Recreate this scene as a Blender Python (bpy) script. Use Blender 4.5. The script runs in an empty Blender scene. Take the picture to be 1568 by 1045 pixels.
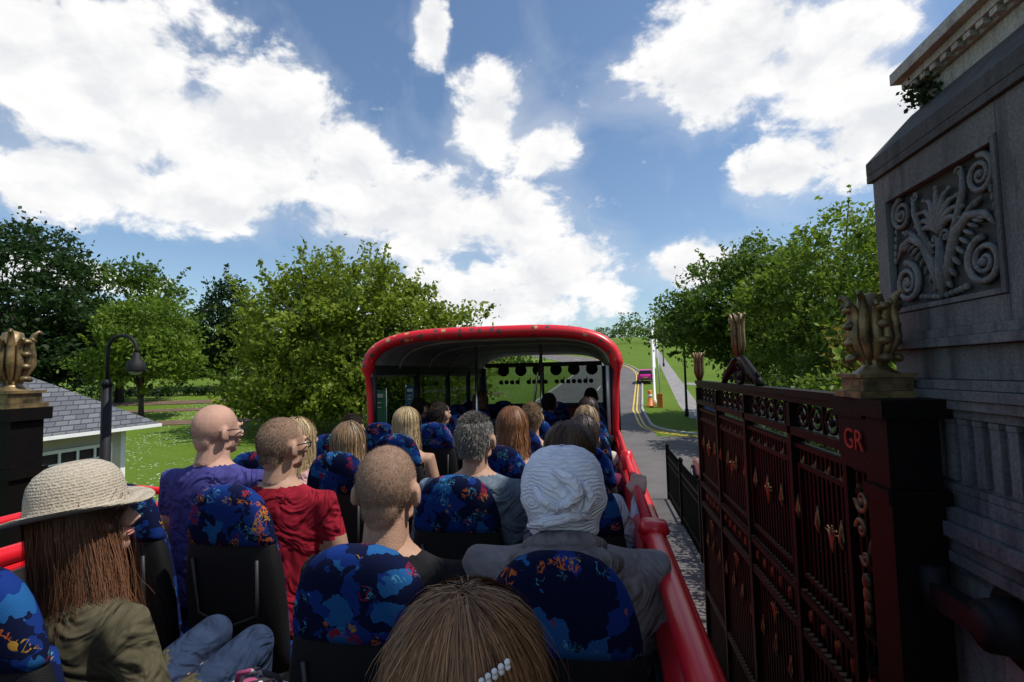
import bpy, math, random
import numpy as np
from mathutils import Vector, Matrix
random.seed(7); rng=np.random.default_rng(7)
R=math.radians
scn=bpy.context.scene
scn.view_settings.view_transform='Standard'; scn.view_settings.look='None'; scn.view_settings.exposure=0
COL=scn.collection
# ------------------------------------------------------------------ materials
def newmat(name):
    m=bpy.data.materials.new(name); m.use_nodes=True
    nt=m.node_tree; b=nt.nodes['Principled BSDF']
    return m,nt,b
def nd(nt,t,**k):
    n=nt.nodes.new(t)
    for a,v in k.items(): setattr(n,a,v)
    return n
def mixc(nt,fac,a,b,mode='MIX'):
    n=nd(nt,'ShaderNodeMix',data_type='RGBA',blend_type=mode)
    for s,v in ((0,fac),(6,a),(7,b)):
        if isinstance(v,(int,float)): n.inputs[s].default_value=v
        elif isinstance(v,(tuple,list)): n.inputs[s].default_value=(*v[:3],1)
        else: nt.links.new(v,n.inputs[s])
    return n.outputs[2]
def noise(nt,vec,scale,detail=4,rough=.55,dist=0):
    n=nd(nt,'ShaderNodeTexNoise'); n.inputs['Scale'].default_value=scale; n.inputs['Detail'].default_value=detail
    n.inputs['Roughness'].default_value=rough; n.inputs['Distortion'].default_value=dist
    if vec is not None: nt.links.new(vec,n.inputs['Vector'])
    return n.outputs[0]
def mr(nt,v,a,b,c=0,d=1,smooth=False):
    n=nd(nt,'ShaderNodeMapRange'); n.clamp=True
    if smooth: n.interpolation_type='SMOOTHSTEP'
    nt.links.new(v,n.inputs[0])
    for i,x in zip((1,2,3,4),(a,b,c,d)): n.inputs[i].default_value=x
    return n.outputs[0]
def mth2(nt,op,a,b_):
    n=nd(nt,'ShaderNodeMath',operation=op)
    for i,v in enumerate((a,b_)):
        if isinstance(v,(int,float)): n.inputs[i].default_value=v
        else: nt.links.new(v,n.inputs[i])
    return n.outputs[0]
def M(name,col,rough=.6,metal=0,var=.2,scale=6,bump=0,bscale=40,col2=None,spec=.5):
    m,nt,b=newmat(name)
    tc=nd(nt,'ShaderNodeTexCoord').outputs['Object']
    f=mr(nt,noise(nt,tc,scale,3),.3,.7)
    c2=col2 if col2 else tuple(x*(1-var) for x in col)
    c1=tuple(min(1,x*(1+var)) for x in col) if not col2 else col
    nt.links.new(mixc(nt,f,c1,c2),b.inputs['Base Color'])
    b.inputs['Roughness'].default_value=rough; b.inputs['Metallic'].default_value=metal; b.inputs['Specular IOR Level'].default_value=spec
    if bump:
        bp=nd(nt,'ShaderNodeBump'); bp.inputs['Strength'].default_value=bump; bp.inputs['Distance'].default_value=.01
        nt.links.new(noise(nt,tc,bscale,3,.6),bp.inputs['Height']); nt.links.new(bp.outputs[0],b.inputs['Normal'])
    return m
def cloth(name,col,var=.25,wr=.9,rough=.9):
    m,nt,b=newmat(name)
    tc=nd(nt,'ShaderNodeTexCoord').outputs['Object']
    f=mr(nt,noise(nt,tc,9,3,.6,1.5),.3,.7)
    nt.links.new(mixc(nt,f,tuple(x*(1+var) for x in col),tuple(x*(1-var) for x in col)),b.inputs['Base Color'])
    b.inputs['Roughness'].default_value=rough; b.inputs['Specular IOR Level'].default_value=.12
    b1=nd(nt,'ShaderNodeBump'); b1.inputs['Strength'].default_value=wr; b1.inputs['Distance'].default_value=.055
    nt.links.new(noise(nt,tc,6,2,.5,2.4),b1.inputs['Height'])
    b2=nd(nt,'ShaderNodeBump'); b2.inputs['Strength'].default_value=.4; b2.inputs['Distance'].default_value=.002
    nt.links.new(noise(nt,tc,500,1),b2.inputs['Height']); nt.links.new(b1.outputs[0],b2.inputs['Normal'])
    nt.links.new(b2.outputs[0],b.inputs['Normal'])
    return m
def tintmat(name,dark,light,rough=.5,transl=0,spec=.5):
    m,nt,b=newmat(name)
    at=nd(nt,'ShaderNodeAttribute'); at.attribute_name='tint'
    c=mixc(nt,at.outputs['Fac'],dark,light)
    nt.links.new(c,b.inputs['Base Color']); b.inputs['Roughness'].default_value=rough
    b.inputs['Specular IOR Level'].default_value=spec
    if transl:
        t=nd(nt,'ShaderNodeBsdfTranslucent'); nt.links.new(mixc(nt,.5,c,tuple(min(1,x*1.6) for x in light)),t.inputs[0])
        mx=nd(nt,'ShaderNodeMixShader'); mx.inputs[0].default_value=transl
        nt.links.new(b.outputs[0],mx.inputs[1]); nt.links.new(t.outputs[0],mx.inputs[2])
        nt.links.new(mx.outputs[0],nt.nodes['Material Output'].inputs[0])
    return m
def glass(name,tint,transp,rough=.03):
    m,nt,b=newmat(name)
    b.inputs['Base Color'].default_value=(*tint,1); b.inputs['Roughness'].default_value=rough
    t=nd(nt,'ShaderNodeBsdfTransparent'); t.inputs[0].default_value=(*[min(1,.6+x*3) for x in tint],1)
    mx=nd(nt,'ShaderNodeMixShader'); mx.inputs[0].default_value=transp
    nt.links.new(b.outputs[0],mx.inputs[1]); nt.links.new(t.outputs[0],mx.inputs[2])
    nt.links.new(mx.outputs[0],nt.nodes['Material Output'].inputs[0])
    return m
def make_stone(name,c1,c2,c3):
    m,nt,b=newmat(name)
    tc=nd(nt,'ShaderNodeTexCoord').outputs['Object']
    f=mr(nt,noise(nt,tc,1.8,5,.65),.35,.65)
    c=mixc(nt,f,c1,c2)
    mp=nd(nt,'ShaderNodeMapping'); mp.inputs['Scale'].default_value=(5,5,.6); nt.links.new(tc,mp.inputs[0])
    g=mr(nt,noise(nt,mp.outputs[0],2.2,5,.65),.46,.70)
    c=mixc(nt,g,c,c3)
    sp=mr(nt,noise(nt,tc,90,2),.35,.7,.75,1.2)
    n=nd(nt,'ShaderNodeVectorMath',operation='SCALE'); nt.links.new(c,n.inputs[0]); nt.links.new(sp,n.inputs['Scale'])
    nt.links.new(n.outputs[0],b.inputs['Base Color']); b.inputs['Roughness'].default_value=.85
    bp=nd(nt,'ShaderNodeBump'); bp.inputs['Strength'].default_value=.6; bp.inputs['Distance'].default_value=.006
    nt.links.new(noise(nt,tc,55,5,.7),bp.inputs['Height']); nt.links.new(bp.outputs[0],b.inputs['Normal'])
    return m
STONE=make_stone('portland_stone',(.175,.177,.18),(.11,.112,.115),(.045,.046,.05))
STONE_D=make_stone('weathered_and_shade_stone',(.08,.08,.08),(.05,.05,.052),(.028,.028,.03))  # dark coping stone, also painted shade behind the carved relief
STONE_L=make_stone('pale_stone',(.50,.48,.44),(.38,.36,.33),(.22,.21,.19))
STONE_M=make_stone('plinth_stone',(.42,.40,.37),(.32,.31,.29),(.20,.19,.18))
BLACK=M('black_plastic',(.007,.007,.008),.6,bump=.3,bscale=300,spec=.3)
IRON=M('gate_iron',(.004,.0045,.005),.5,0,.5,12,bump=.2,bscale=60,col2=(.007,.005,.004),spec=.10)
GOLD=M('aged_gold',(.30,.21,.09),.42,.4,.5,14,bump=.3,bscale=50,col2=(.05,.04,.02))
REDP=M('red_paint',(.58,.010,.018),.32,0,.12,3,bump=.08,bscale=9)
REDL=M('red_letter',(.30,.03,.02),.4)
GREYI=M('grey_interior',(.50,.50,.49),.6,bump=.2)
GREYD=M('dark_trim',(.03,.03,.033),.5)
WHITE=M('white_paint',(.75,.75,.73),.5,var=.06)
RUB=M('rubber',(.015,.015,.015),.8)
CHROME=M('chrome',(.6,.6,.6),.2,1)
GLT=glass('tinted_glass',(.02,.04,.035),.55)
GLC=glass('clear_glass',(.03,.05,.045),.80)
BARK=M('bark',(.06,.047,.035),.9,bump=.8,bscale=12,col2=(.025,.02,.016))
LENS=M('lens_dark',(.01,.01,.012),.1)

def fabric():
    m,nt,b=newmat('seat_fabric')
    tc=nd(nt,'ShaderNodeTexCoord').outputs['Object']
    base=(.003,.006,.030)
    v=nd(nt,'ShaderNodeTexVoronoi'); v.inputs['Scale'].default_value=19
    wn=nd(nt,'ShaderNodeTexNoise'); wn.inputs['Scale'].default_value=16; wn.inputs['Detail'].default_value=3; nt.links.new(tc,wn.inputs['Vector'])
    ad=nd(nt,'ShaderNodeVectorMath',operation='MULTIPLY_ADD'); nt.links.new(wn.outputs[1],ad.inputs[0]); ad.inputs[1].default_value=(.12,.12,.12); nt.links.new(tc,ad.inputs[2])
    nt.links.new(ad.outputs[0],v.inputs['Vector'])
    sc=nd(nt,'ShaderNodeSeparateColor'); nt.links.new(v.outputs['Color'],sc.inputs[0])
    c=mixc(nt,mr(nt,sc.outputs[0],.60,.64),base,(.006,.026,.15))
    c=mixc(nt,mr(nt,sc.outputs[1],.87,.89),c,(.012,.08,.23))
    def squig(sc_,col,th,seed,mk):
        nonlocal c
        mp=nd(nt,'ShaderNodeMapping'); mp.inputs['Location'].default_value=(seed,seed*2,seed*.7); nt.links.new(tc,mp.inputs[0])
        n1=noise(nt,mp.outputs[0],sc_,1,.5,2.0)
        a=nd(nt,'ShaderNodeMath',operation='SUBTRACT'); nt.links.new(n1,a.inputs[0]); a.inputs[1].default_value=.5
        a2=nd(nt,'ShaderNodeMath',operation='ABSOLUTE'); nt.links.new(a.outputs[0],a2.inputs[0])
        l=mr(nt,a2.outputs[0],th,th*1.4,1,0)
        k=mr(nt,noise(nt,mp.outputs[0],13,1),mk,mk+.02)
        x=nd(nt,'ShaderNodeMath',operation='MULTIPLY'); nt.links.new(l,x.inputs[0]); nt.links.new(k,x.inputs[1])
        c=mixc(nt,x.outputs[0],c,col)
    squig(30,(.07,.26,.38),.020,3.1,.62)
    squig(32,(.42,.09,.02),.035,7.7,.66)
    squig(32,(.36,.20,.03),.03,12.4,.68)
    squig(36,(.20,.012,.03),.06,17.9,.66)
    nt.links.new(c,b.inputs['Base Color']); b.inputs['Roughness'].default_value=.95; b.inputs['Specular IOR Level'].default_value=.12
    bp=nd(nt,'ShaderNodeBump'); bp.inputs['Strength'].default_value=.4; bp.inputs['Distance'].default_value=.002
    nt.links.new(noise(nt,tc,400,1),bp.inputs['Height']); nt.links.new(bp.outputs[0],b.inputs['Normal'])
    return m
FAB=fabric()
# ------------------------------------------------------------------ mesh builder
class B:
    def __init__(s): s.v=[];s.f=[];s.m=[];s.sm=[]
    def add(s,vs,fs,mi=0,smooth=True,T=None):
        o=len(s.v)
        if T is not None: vs=[T@Vector(p) for p in vs]
        s.v+= [tuple(p) for p in vs]; s.f+=[tuple(i+o for i in f) for f in fs]
        s.m+=[mi]*len(fs); s.sm+=[smooth]*len(fs)
    def box(s,a,b,mi=0,T=None):
        x0,y0,z0=a;x1,y1,z1=b
        s.add([(x0,y0,z0),(x1,y0,z0),(x1,y1,z0),(x0,y1,z0),(x0,y0,z1),(x1,y0,z1),(x1,y1,z1),(x0,y1,z1)],
              [(3,2,1,0),(4,5,6,7),(0,1,5,4),(1,2,6,5),(2,3,7,6),(3,0,4,7)],mi,False,T)
    def cbox(s,c,h,mi=0,T=None):
        s.box([c[i]-h[i] for i in range(3)],[c[i]+h[i] for i in range(3)],mi,T)
    def tube(s,pts,rad,n=8,mi=0,T=None,smooth=True):
        pts=[Vector(p) for p in pts]
        if isinstance(rad,(int,float)): rad=[rad]*len(pts)
        vs=[];fs=[];prev=None
        for i,p in enumerate(pts):
            t=(pts[min(i+1,len(pts)-1)]-pts[max(i-1,0)])
            if t.length<1e-9: t=Vector((0,0,1))
            t.normalize()
            if prev is None:
                a=Vector((0,0,1)) if abs(t.z)<.9 else Vector((1,0,0))
                u=t.cross(a).normalized()
            else:
                u=(prev-t*prev.dot(t))
                if u.length<1e-6: u=t.cross(Vector((.3,.5,.8)))
                u.normalize()
            prev=u; w=t.cross(u)
            for k in range(n):
                an=2*math.pi*k/n; vs.append(p+(u*math.cos(an)+w*math.sin(an))*rad[i])
        for i in range(len(pts)-1):
            for k in range(n):
                k2=(k+1)%n; fs.append((i*n+k,i*n+k2,(i+1)*n+k2,(i+1)*n+k))
        fs.append(tuple(range(n-1,-1,-1))); fs.append(tuple((len(pts)-1)*n+k for k in range(n)))
        s.add(vs,fs,mi,smooth,T)
    def ell(s,c,r,mi=0,T=None,n=16,h=10,rot=None):
        c=Vector(c); vs=[];fs=[]
        for j in range(h+1):
            th=math.pi*j/h
            for k in range(n):
                ph=2*math.pi*k/n
                p=Vector((r[0]*math.sin(th)*math.cos(ph),r[1]*math.sin(th)*math.sin(ph),r[2]*math.cos(th)))
                if rot is not None: p=rot@p
                vs.append(c+p)
        for j in range(h):
            for k in range(n):
                k2=(k+1)%n; fs.append((j*n+k,(j+1)*n+k,(j+1)*n+k2,j*n+k2))
        s.add(vs,fs,mi,True,T)
    def loft(s,rings,n=20,mi=0,T=None,e=2.0,smooth=True,cap=True):
        vs=[];fs=[]
        for (cx,cy,cz,rx,ry) in rings:
            for k in range(n):
                a=2*math.pi*k/n; ca,sa=math.cos(a),math.sin(a)
                vs.append((cx+rx*math.copysign(abs(ca)**(2/e),ca),cy+ry*math.copysign(abs(sa)**(2/e),sa),cz))
        L=len(rings)
        for i in range(L-1):
            for k in range(n):
                k2=(k+1)%n; fs.append((i*n+k,i*n+k2,(i+1)*n+k2,(i+1)*n+k))
        if cap: fs.append(tuple(range(n-1,-1,-1))); fs.append(tuple((L-1)*n+k for k in range(n)))
        s.add(vs,fs,mi,smooth,T)
    def lathe(s,prof,c,n=28,mi=0,T=None,wob=None):
        vs=[];fs=[]
        for j,(r,z) in enumerate(prof):
            for k in range(n):
                a=2*math.pi*k/n
                rr,zz=(r,z) if wob is None else wob(r,z,a)
                vs.append((c[0]+rr*math.cos(a),c[1]+rr*math.sin(a),c[2]+zz))
        for j in range(len(prof)-1):
            for k in range(n):
                k2=(k+1)%n; fs.append((j*n+k,j*n+k2,(j+1)*n+k2,(j+1)*n+k))
        s.add(vs,fs,mi,True,T)
    def obj(s,name,mats,parent=None,bevel=0):
        me=bpy.data.meshes.new(name); me.from_pydata(s.v,[],s.f)
        me.polygons.foreach_set('material_index',s.m); me.polygons.foreach_set('use_smooth',s.sm)
        for m in mats: me.materials.append(m)
        me.update(); o=bpy.data.objects.new(name,me); COL.objects.link(o)
        if parent: o.parent=parent
        if bevel:
            md=o.modifiers.new('bev','BEVEL'); md.width=bevel; md.segments=2; md.limit_method='ANGLE'
        return o
def empty(name,loc=(0,0,0)):
    o=bpy.data.objects.new(name,None); COL.objects.link(o); o.empty_display_size=.2
    return o
def quads(name,V,tint,mats,parent=None,k=4):
    N=len(V); me=bpy.data.meshes.new(name)
    me.vertices.add(N*k); me.vertices.foreach_set('co',V.reshape(-1).astype(np.float32))
    me.loops.add(N*k); me.loops.foreach_set('vertex_index',np.arange(N*k,dtype=np.int32))
    me.polygons.add(N); me.polygons.foreach_set('loop_start',np.arange(0,N*k,k,dtype=np.int32))
    try: me.polygons.foreach_set('loop_total',np.full(N,k,dtype=np.int32))
    except Exception: pass
    at=me.attributes.new('tint','FLOAT','FACE'); at.data.foreach_set('value',tint.astype(np.float32))
    for m in mats: me.materials.append(m)
    me.update(calc_edges=True); me.validate()
    o=bpy.data.objects.new(name,me); COL.objects.link(o)
    if parent: o.parent=parent
    return o
def remesh(b,name,voxel,smooth=4,parent=None):
    o=b.obj(name,[]); md=o.modifiers.new('r','REMESH'); md.mode='VOXEL'; md.voxel_size=voxel; md.use_smooth_shade=True
    sm=o.modifiers.new('s','SMOOTH'); sm.factor=.5; sm.iterations=smooth
    dg=bpy.context.evaluated_depsgraph_get(); dg.update()
    me=bpy.data.meshes.new_from_object(o.evaluated_get(dg))
    old=o.data; o.modifiers.clear(); o.data=me; bpy.data.meshes.remove(old); me.name=name
    me.polygons.foreach_set('use_smooth',[True]*len(me.polygons))
    if parent: o.parent=parent
    return o
# ------------------------------------------------------------------ camera, sun, world
cam=bpy.data.cameras.new('camera'); cam.lens=18; cam.sensor_width=36; cam.clip_start=.03; cam.clip_end=5000
co=bpy.data.objects.new('camera',cam); COL.objects.link(co); scn.camera=co
co.matrix_world=Matrix.Translation((0,0,3.95))@Matrix.Rotation(R(9.5),4,'Z')@Matrix.Rotation(R(90+3.6),4,'X')@Matrix.Rotation(R(-1.3),4,'Z')
SAZ,SEL=90,60
sd=Vector((math.sin(R(SAZ))*math.cos(R(SEL)),math.cos(R(SAZ))*math.cos(R(SEL)),math.sin(R(SEL))))
sun=bpy.data.lights.new('sun','SUN'); sun.energy=4.9; sun.angle=R(.5); sun.color=(1,.95,.87)
so=bpy.data.objects.new('sun',sun); COL.objects.link(so); so.rotation_euler=sd.to_track_quat('Z','Y').to_euler()
w=bpy.data.worlds.new('World'); scn.world=w; w.use_nodes=True
nt=w.node_tree; bg=nt.nodes['Background']; bg.inputs[1].default_value=.1
sky=nd(nt,'ShaderNodeTexSky',sky_type='NISHITA'); sky.sun_disc=False; sky.sun_elevation=R(SEL); sky.sun_rotation=R(SAZ)
sky.air_density=1.1; sky.dust_density=.5; sky.ozone_density=1.8
tc=nd(nt,'ShaderNodeTexCoord').outputs['Generated']
clouds=[(-40,23,13,7.5),(-52,27,15,8),(-46,17,13,3.2),(-27,22,4,4),(-11,27,4,4.5),(-6,24,4,3),(-19,17.5,11,4.4),(-8,16.5,6.5,4.6),
 (-4,11.5,8,4.5),(-13,8,12,4.5),(16,30,9.5,5.5),(24,28,6,5.5),(20,18.5,4.6,3),(27,21,6,5.5),(10,11,6.5,2.6),(-18,35,1.4,3),(-54,9,8,1.6),(150,30,30,12)]
cur=None
for (az,el,ww,hh) in clouds:
    a,e=R(az),R(el)
    rc=Vector((math.cos(a),-math.sin(a),0))/math.sin(R(ww)); uc=Vector((-math.sin(a)*math.sin(e),-math.cos(a)*math.sin(e),math.cos(e)))/math.sin(R(hh))
    d1=nd(nt,'ShaderNodeVectorMath',operation='DOT_PRODUCT'); nt.links.new(tc,d1.inputs[0]); d1.inputs[1].default_value=rc
    d2=nd(nt,'ShaderNodeVectorMath',operation='DOT_PRODUCT'); nt.links.new(tc,d2.inputs[0]); d2.inputs[1].default_value=uc
    cb=nd(nt,'ShaderNodeCombineXYZ'); nt.links.new(d1.outputs['Value'],cb.inputs[0]); nt.links.new(d2.outputs['Value'],cb.inputs[1])
    ln=nd(nt,'ShaderNodeVectorMath',operation='LENGTH'); nt.links.new(cb.outputs[0],ln.inputs[0])
    fo=mr(nt,ln.outputs['Value'],0,1.7,1,0)
    if cur is None: cur=fo
    else:
        mx=nd(nt,'ShaderNodeMath',operation='SMOOTH_MAX'); mx.inputs[2].default_value=.10; nt.links.new(cur,mx.inputs[0]); nt.links.new(fo,mx.inputs[1]); cur=mx.outputs[0]
mp=nd(nt,'ShaderNodeMapping'); mp.inputs['Scale'].default_value=(1,1,1.5); nt.links.new(tc,mp.inputs[0])
n1=noise(nt,mp.outputs[0],9.5,7,.60,.25)
mth=lambda op,a,b_: mth2(nt,op,a,b_)
dens=mth('ADD',cur,mth('MULTIPLY',mth('SUBTRACT',n1,.5),1.75))
mask=mr(nt,dens,.32,.60,0,1,True)
mpo=nd(nt,'ShaderNodeMapping'); mpo.inputs['Scale'].default_value=(1,1,1.5); mpo.inputs['Location'].default_value=(.02,.0,.06); nt.links.new(tc,mpo.inputs[0])
n3=noise(nt,mpo.outputs[0],9.5,4,.56,.25)
edge=mth('SUBTRACT',n1,n3)
shade=mth('ADD',mr(nt,edge,-.14,.10,.0,.65),mr(nt,dens,.4,1.2,.5,.0))
cc=mixc(nt,shade,(7.2,7.5,8.0),(10.4,10.3,10.2))
skyc=mixc(nt,1.0,sky.outputs[0],(1.20,1.28,1.34),'MULTIPLY')
wisp=mr(nt,mth('ADD',mth('MULTIPLY',cur,.55),noise(nt,mp.outputs[0],2.5,5,.6,.8)),.55,1.0,0,.5)
skyc=mixc(nt,wisp,skyc,(8,8.4,9))
nt.links.new(mixc(nt,mask,skyc,cc),bg.inputs[0])
# ------------------------------------------------------------------ ground
def H(y):
    t=y-22
    if t<=0: return 0.
    if t<12: return .08*t*t/24
    h=.08*(t-6)
    return h if h<26 else 26+12*(1-math.exp(-(h-26)/12))
YS=[-300,-60,-10]+[i*2 for i in range(0,60)]+[120+i*8 for i in range(40)]+[450+i*40 for i in range(30)]
YS=sorted(set(YS))
def xt(y): return 3.1+max(0,y-40)*.085
def xr(y): return xt(y)-(max(0,y-66)**2)*.0048      # the avenue bends away to the left as it climbs
def strip(name,fl,fr,ys,dz,mats,nx=1):
    b=B(); vs=[];fs=[]
    for y in ys:
        for k in range(nx+1):
            vs.append((fl(y)+(fr(y)-fl(y))*k/nx,y,H(y)+dz))
    for i in range(len(ys)-1):
        for k in range(nx):
            a=i*(nx+1)+k; fs.append((a,a+1,a+nx+2,a+nx+1))
    b.add(vs,fs,0,True); return b.obj(name,mats)
def grassmat():
    m,nt,b=newmat('grass')
    tc=nd(nt,'ShaderNodeTexCoord').outputs['Object']
    c=mixc(nt,mr(nt,noise(nt,tc,.12,5,.6),.35,.65),(.095,.155,.016),(.14,.21,.026))
    c=mixc(nt,mr(nt,noise(nt,tc,9,5,.7),.3,.75),c,(.06,.11,.012))
    v=nd(nt,'ShaderNodeTexVoronoi'); v.inputs['Scale'].default_value=3.6; nt.links.new(tc,v.inputs['Vector'])
    sx=nd(nt,'ShaderNodeSeparateXYZ'); nt.links.new(tc,sx.inputs[0])
    k=mth2(nt,'MULTIPLY',mr(nt,v.outputs['Distance'],.14,.22,1,0),mr(nt,noise(nt,tc,.16,3),.45,.54))
    k=mth2(nt,'MULTIPLY',k,mr(nt,sx.outputs[0],-8,-6.5,1,0))
    c=mixc(nt,k,c,(.75,.75,.70))
    nt.links.new(c,b.inputs['Base Color']); b.inputs['Roughness'].default_value=.95; b.inputs['Specular IOR Level'].default_value=.1
    bp=nd(nt,'ShaderNodeBump'); bp.inputs['Strength'].default_value=.6; bp.inputs['Distance'].default_value=.05
    nt.links.new(noise(nt,tc,12,5,.8),bp.inputs['Height']); nt.links.new(bp.outputs[0],b.inputs['Normal'])
    return m
GRASS=grassmat()
ASPH=M('asphalt',(.105,.095,.092),.9,var=.2,scale=.7,bump=.3,bscale=60)
PAVE=M('paving',(.22,.21,.20),.85,var=.2,scale=2,bump=.3)
SOIL=M('soil',(.13,.075,.05),.95,var=.3,scale=1.5,bump=.6,bscale=8)
YEL=M('yellow_line',(.62,.45,.05),.6,var=.15,scale=10)
WLINE=M('white_line',(.7,.7,.68),.6,var=.12,scale=10)
KERB=M('kerb_stone',(.36,.35,.33),.8,var=.15,scale=4)
strip('ground',lambda y:-1500,lambda y:1500,YS,0,[GRASS],nx=30)
ry=[y for y in YS if -60<=y<=200]
strip('road',lambda y:xr(y)-9,xr,ry,.006,[ASPH])
b=B(); b.add([(-7.5,-40,.004),(4.6,-40,.004),(4.6,18,.004),(-7.5,18,.004)],[(0,1,2,3)],0,False); b.obj('forecourt_road',[ASPH])
sy=[y for y in YS if 18<=y<=30]
strip('side_road',lambda y:xr(y)-.01,lambda y:60,sy,.010,[ASPH])
def edgepath(off):
    p=[]
    for y in [200,185,170,155,140,130,120,110,100,92,86,80,74,70,66,60,54,50,46,42,40,38,36]: p.append((xr(y)+off,y))
    r=4.0-off; cx,cy=3.1+4.0,34.0
    for k in range(0,9):
        a=math.pi+ k/8*math.pi/2
        p.append((cx+r*math.cos(a),cy+r*math.sin(a)))
    p+= [(12,30+off),(20,30+off),(40,30+off),(60,30+off)]
    return p
def ribbon(name,path,w,z0,hgt,mat):
    b=B(); P2=[]
    for i in range(len(path)-1):
        a=Vector(path[i]);c=Vector(path[i+1]); n=max(1,int((c-a).length/2))
        for k in range(n): P2.append(a.lerp(c,k/n))
    P2.append(Vector(path[-1])); vs=[];fs=[]
    for i,p in enumerate(P2):
        t=(P2[min(i+1,len(P2)-1)]-P2[max(0,i-1)]).normalized(); nrm=Vector((-t.y,t.x))
        for s,h in ((-1,0),(-1,hgt),(1,hgt),(1,0)):
            q=p+nrm*w/2*s; vs.append((q.x,q.y,H(q.y)+z0+h))
    for i in range(len(P2)-1):
        for k in range(3): fs.append((i*4+k,i*4+k+1,(i+1)*4+k+1,(i+1)*4+k))
    b.add(vs,fs,0,False); return b.obj(name,[mat])
ribbon('kerb',edgepath(.07),.14,0,.12,KERB)
for o in (-.35,-.62): ribbon('yellow_line',edgepath(o),.11,.018,.002,YEL)
ribbon('kerb',[(xr(y)-9.07,y) for y in (200,170,150,130,115,100,90,80,70,60,50,40,30,18)],.14,0,.12,KERB)
ribbon('footpath',[(xt(y)+3.6,y) for y in (300,200,120,80,60,50,46,42,36)],1.5,.01,.01,PAVE)
ribbon('footpath',[(9,58),(15,54),(24,48),(40,42)],2.2,.014,.01,PAVE)
b=B()
for i in range(12):
    y=8+i*9; x=xr(y)-4.4; x2=xr(y+4)-4.4
    b.add([(x-.06,y,H(y)+.018),(x+.06,y,H(y)+.018),(x2+.06,y+4,H(y+4)+.02),(x2-.06,y+4,H(y+4)+.02)],[(0,1,2,3)],0,False)
b.obj('centre_line',[WLINE])
ribbon('garden_path',[(-90,40),(-50,41),(-26,45),(-10,52)],1.8,.02,.02,SOIL)
ribbon('flower_bed',[(-80,46),(-50,47.5),(-30,50)],3.0,.02,.04,SOIL)
ribbon('garden_path',[(-60,34),(-38,35),(-24,37.5),(-14,44)],2.2,.024,.02,SOIL)
# ------------------------------------------------------------------ trees
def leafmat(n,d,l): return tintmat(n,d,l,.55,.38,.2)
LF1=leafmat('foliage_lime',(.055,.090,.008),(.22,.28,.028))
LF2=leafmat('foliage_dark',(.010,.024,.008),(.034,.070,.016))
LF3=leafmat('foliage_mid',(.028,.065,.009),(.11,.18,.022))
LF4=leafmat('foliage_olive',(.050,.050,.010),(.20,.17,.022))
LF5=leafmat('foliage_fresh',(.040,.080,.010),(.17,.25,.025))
def tree(name,x,y,lobes,nclump,nleaf,leaf,mat,trunk=.35,sig=.5,sprig=.15,trunk_h=None,nbr=26):
    g=H(y); e=empty(name)
    L=np.array(lobes,float); vol=(L[:,3]*L[:,4]*L[:,5])**.75; vol/=vol.sum()
    idx=rng.choice(len(L),nclump,p=vol)
    d=rng.normal(size=(nclump,3)); d/=np.linalg.norm(d,axis=1)[:,None]
    rad=rng.uniform(.25,1,nclump)**.42
    ph=rng.uniform(0,6.28,6)
    irr=1+.10*np.sin(3*d[:,0]+ph[0]+idx)+.10*np.sin(4*d[:,2]+ph[1]+idx*2)+.07*np.sin(7*d[:,1]+5*d[:,0]+ph[2])
    spr=rng.random(nclump)<sprig
    rad=rad*irr; rad[spr]=irr[spr]*rng.uniform(1.0,1.16,spr.sum())
    C=L[idx,:3]+d*L[idx,3:6]*rad[:,None]
    keep=C[:,2]>.6; C=C[keep];d=d[keep];idx=idx[keep];spr=spr[keep];rad=rad[keep]
    nc=len(C)
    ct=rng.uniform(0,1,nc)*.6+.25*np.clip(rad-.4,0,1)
    cs=rng.uniform(.6,1.35,nc)*sig; cs[spr]*=.55
    cnt=np.maximum(4,(nleaf*rng.uniform(.5,1.5,nc)).astype(int)); cnt[spr]=(cnt[spr]*.35).astype(int)+3
    I=np.repeat(np.arange(nc),cnt); N=len(I)
    off=rng.normal(size=(N,3))*cs[I][:,None]*np.array([1,1,.62])
    al=rng.uniform(-1.2,1.2,N)[:,None]*cs[I][:,None]*1.6*(d[I]+np.array([0,0,.5]))
    off=np.where(spr[I][:,None],off*.35+al,off)
    P=C[I]+off
    nrm=rng.normal(size=(N,3)); nrm[:,2]+=.5; nrm/=np.linalg.norm(nrm,axis=1)[:,None]
    u=np.cross(nrm,rng.normal(size=(N,3))); u/=np.linalg.norm(u,axis=1)[:,None]+1e-9
    v=np.cross(nrm,u); s=leaf*rng.uniform(.6,1.3,N)[:,None]
    V=np.stack([P-u*s,P-v*s*.55,P+u*s,P+v*s*.55],1)+np.array([x,y,g])
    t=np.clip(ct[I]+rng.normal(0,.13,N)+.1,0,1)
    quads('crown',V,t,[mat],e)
    b=B(); ztop=max(l[2] for l in lobes)
    th=trunk_h if trunk_h else ztop*.55
    lean=random.uniform(-.3,.3)
    b.tube([(x,y,g-.2),(x+lean*.2,y,g+th*.4),(x+lean,y,g+th),(x+lean*1.5,y,g+ztop)],[trunk*1.25,trunk*.9,trunk*.7,trunk*.25],10)
    sel=rng.choice(nc,min(nbr,nc),replace=False)
    for i in sel:
        c=C[i]; f=random.uniform(.35,1.0); s0=Vector((x+lean*f,y,g+th*f))
        e1=Vector((x+c[0],y+c[1],g+c[2])); mid=s0.lerp(e1,.5)+Vector((random.uniform(-.4,.4),random.uniform(-.4,.4),random.uniform(.1,.7)))
        b.tube([s0,s0.lerp(mid,.5)+Vector((0,0,.1)),mid,e1],[trunk*.38,trunk*.28,trunk*.18,.02],6)
    b.obj('trunk',[BARK],e)
    return e
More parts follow.
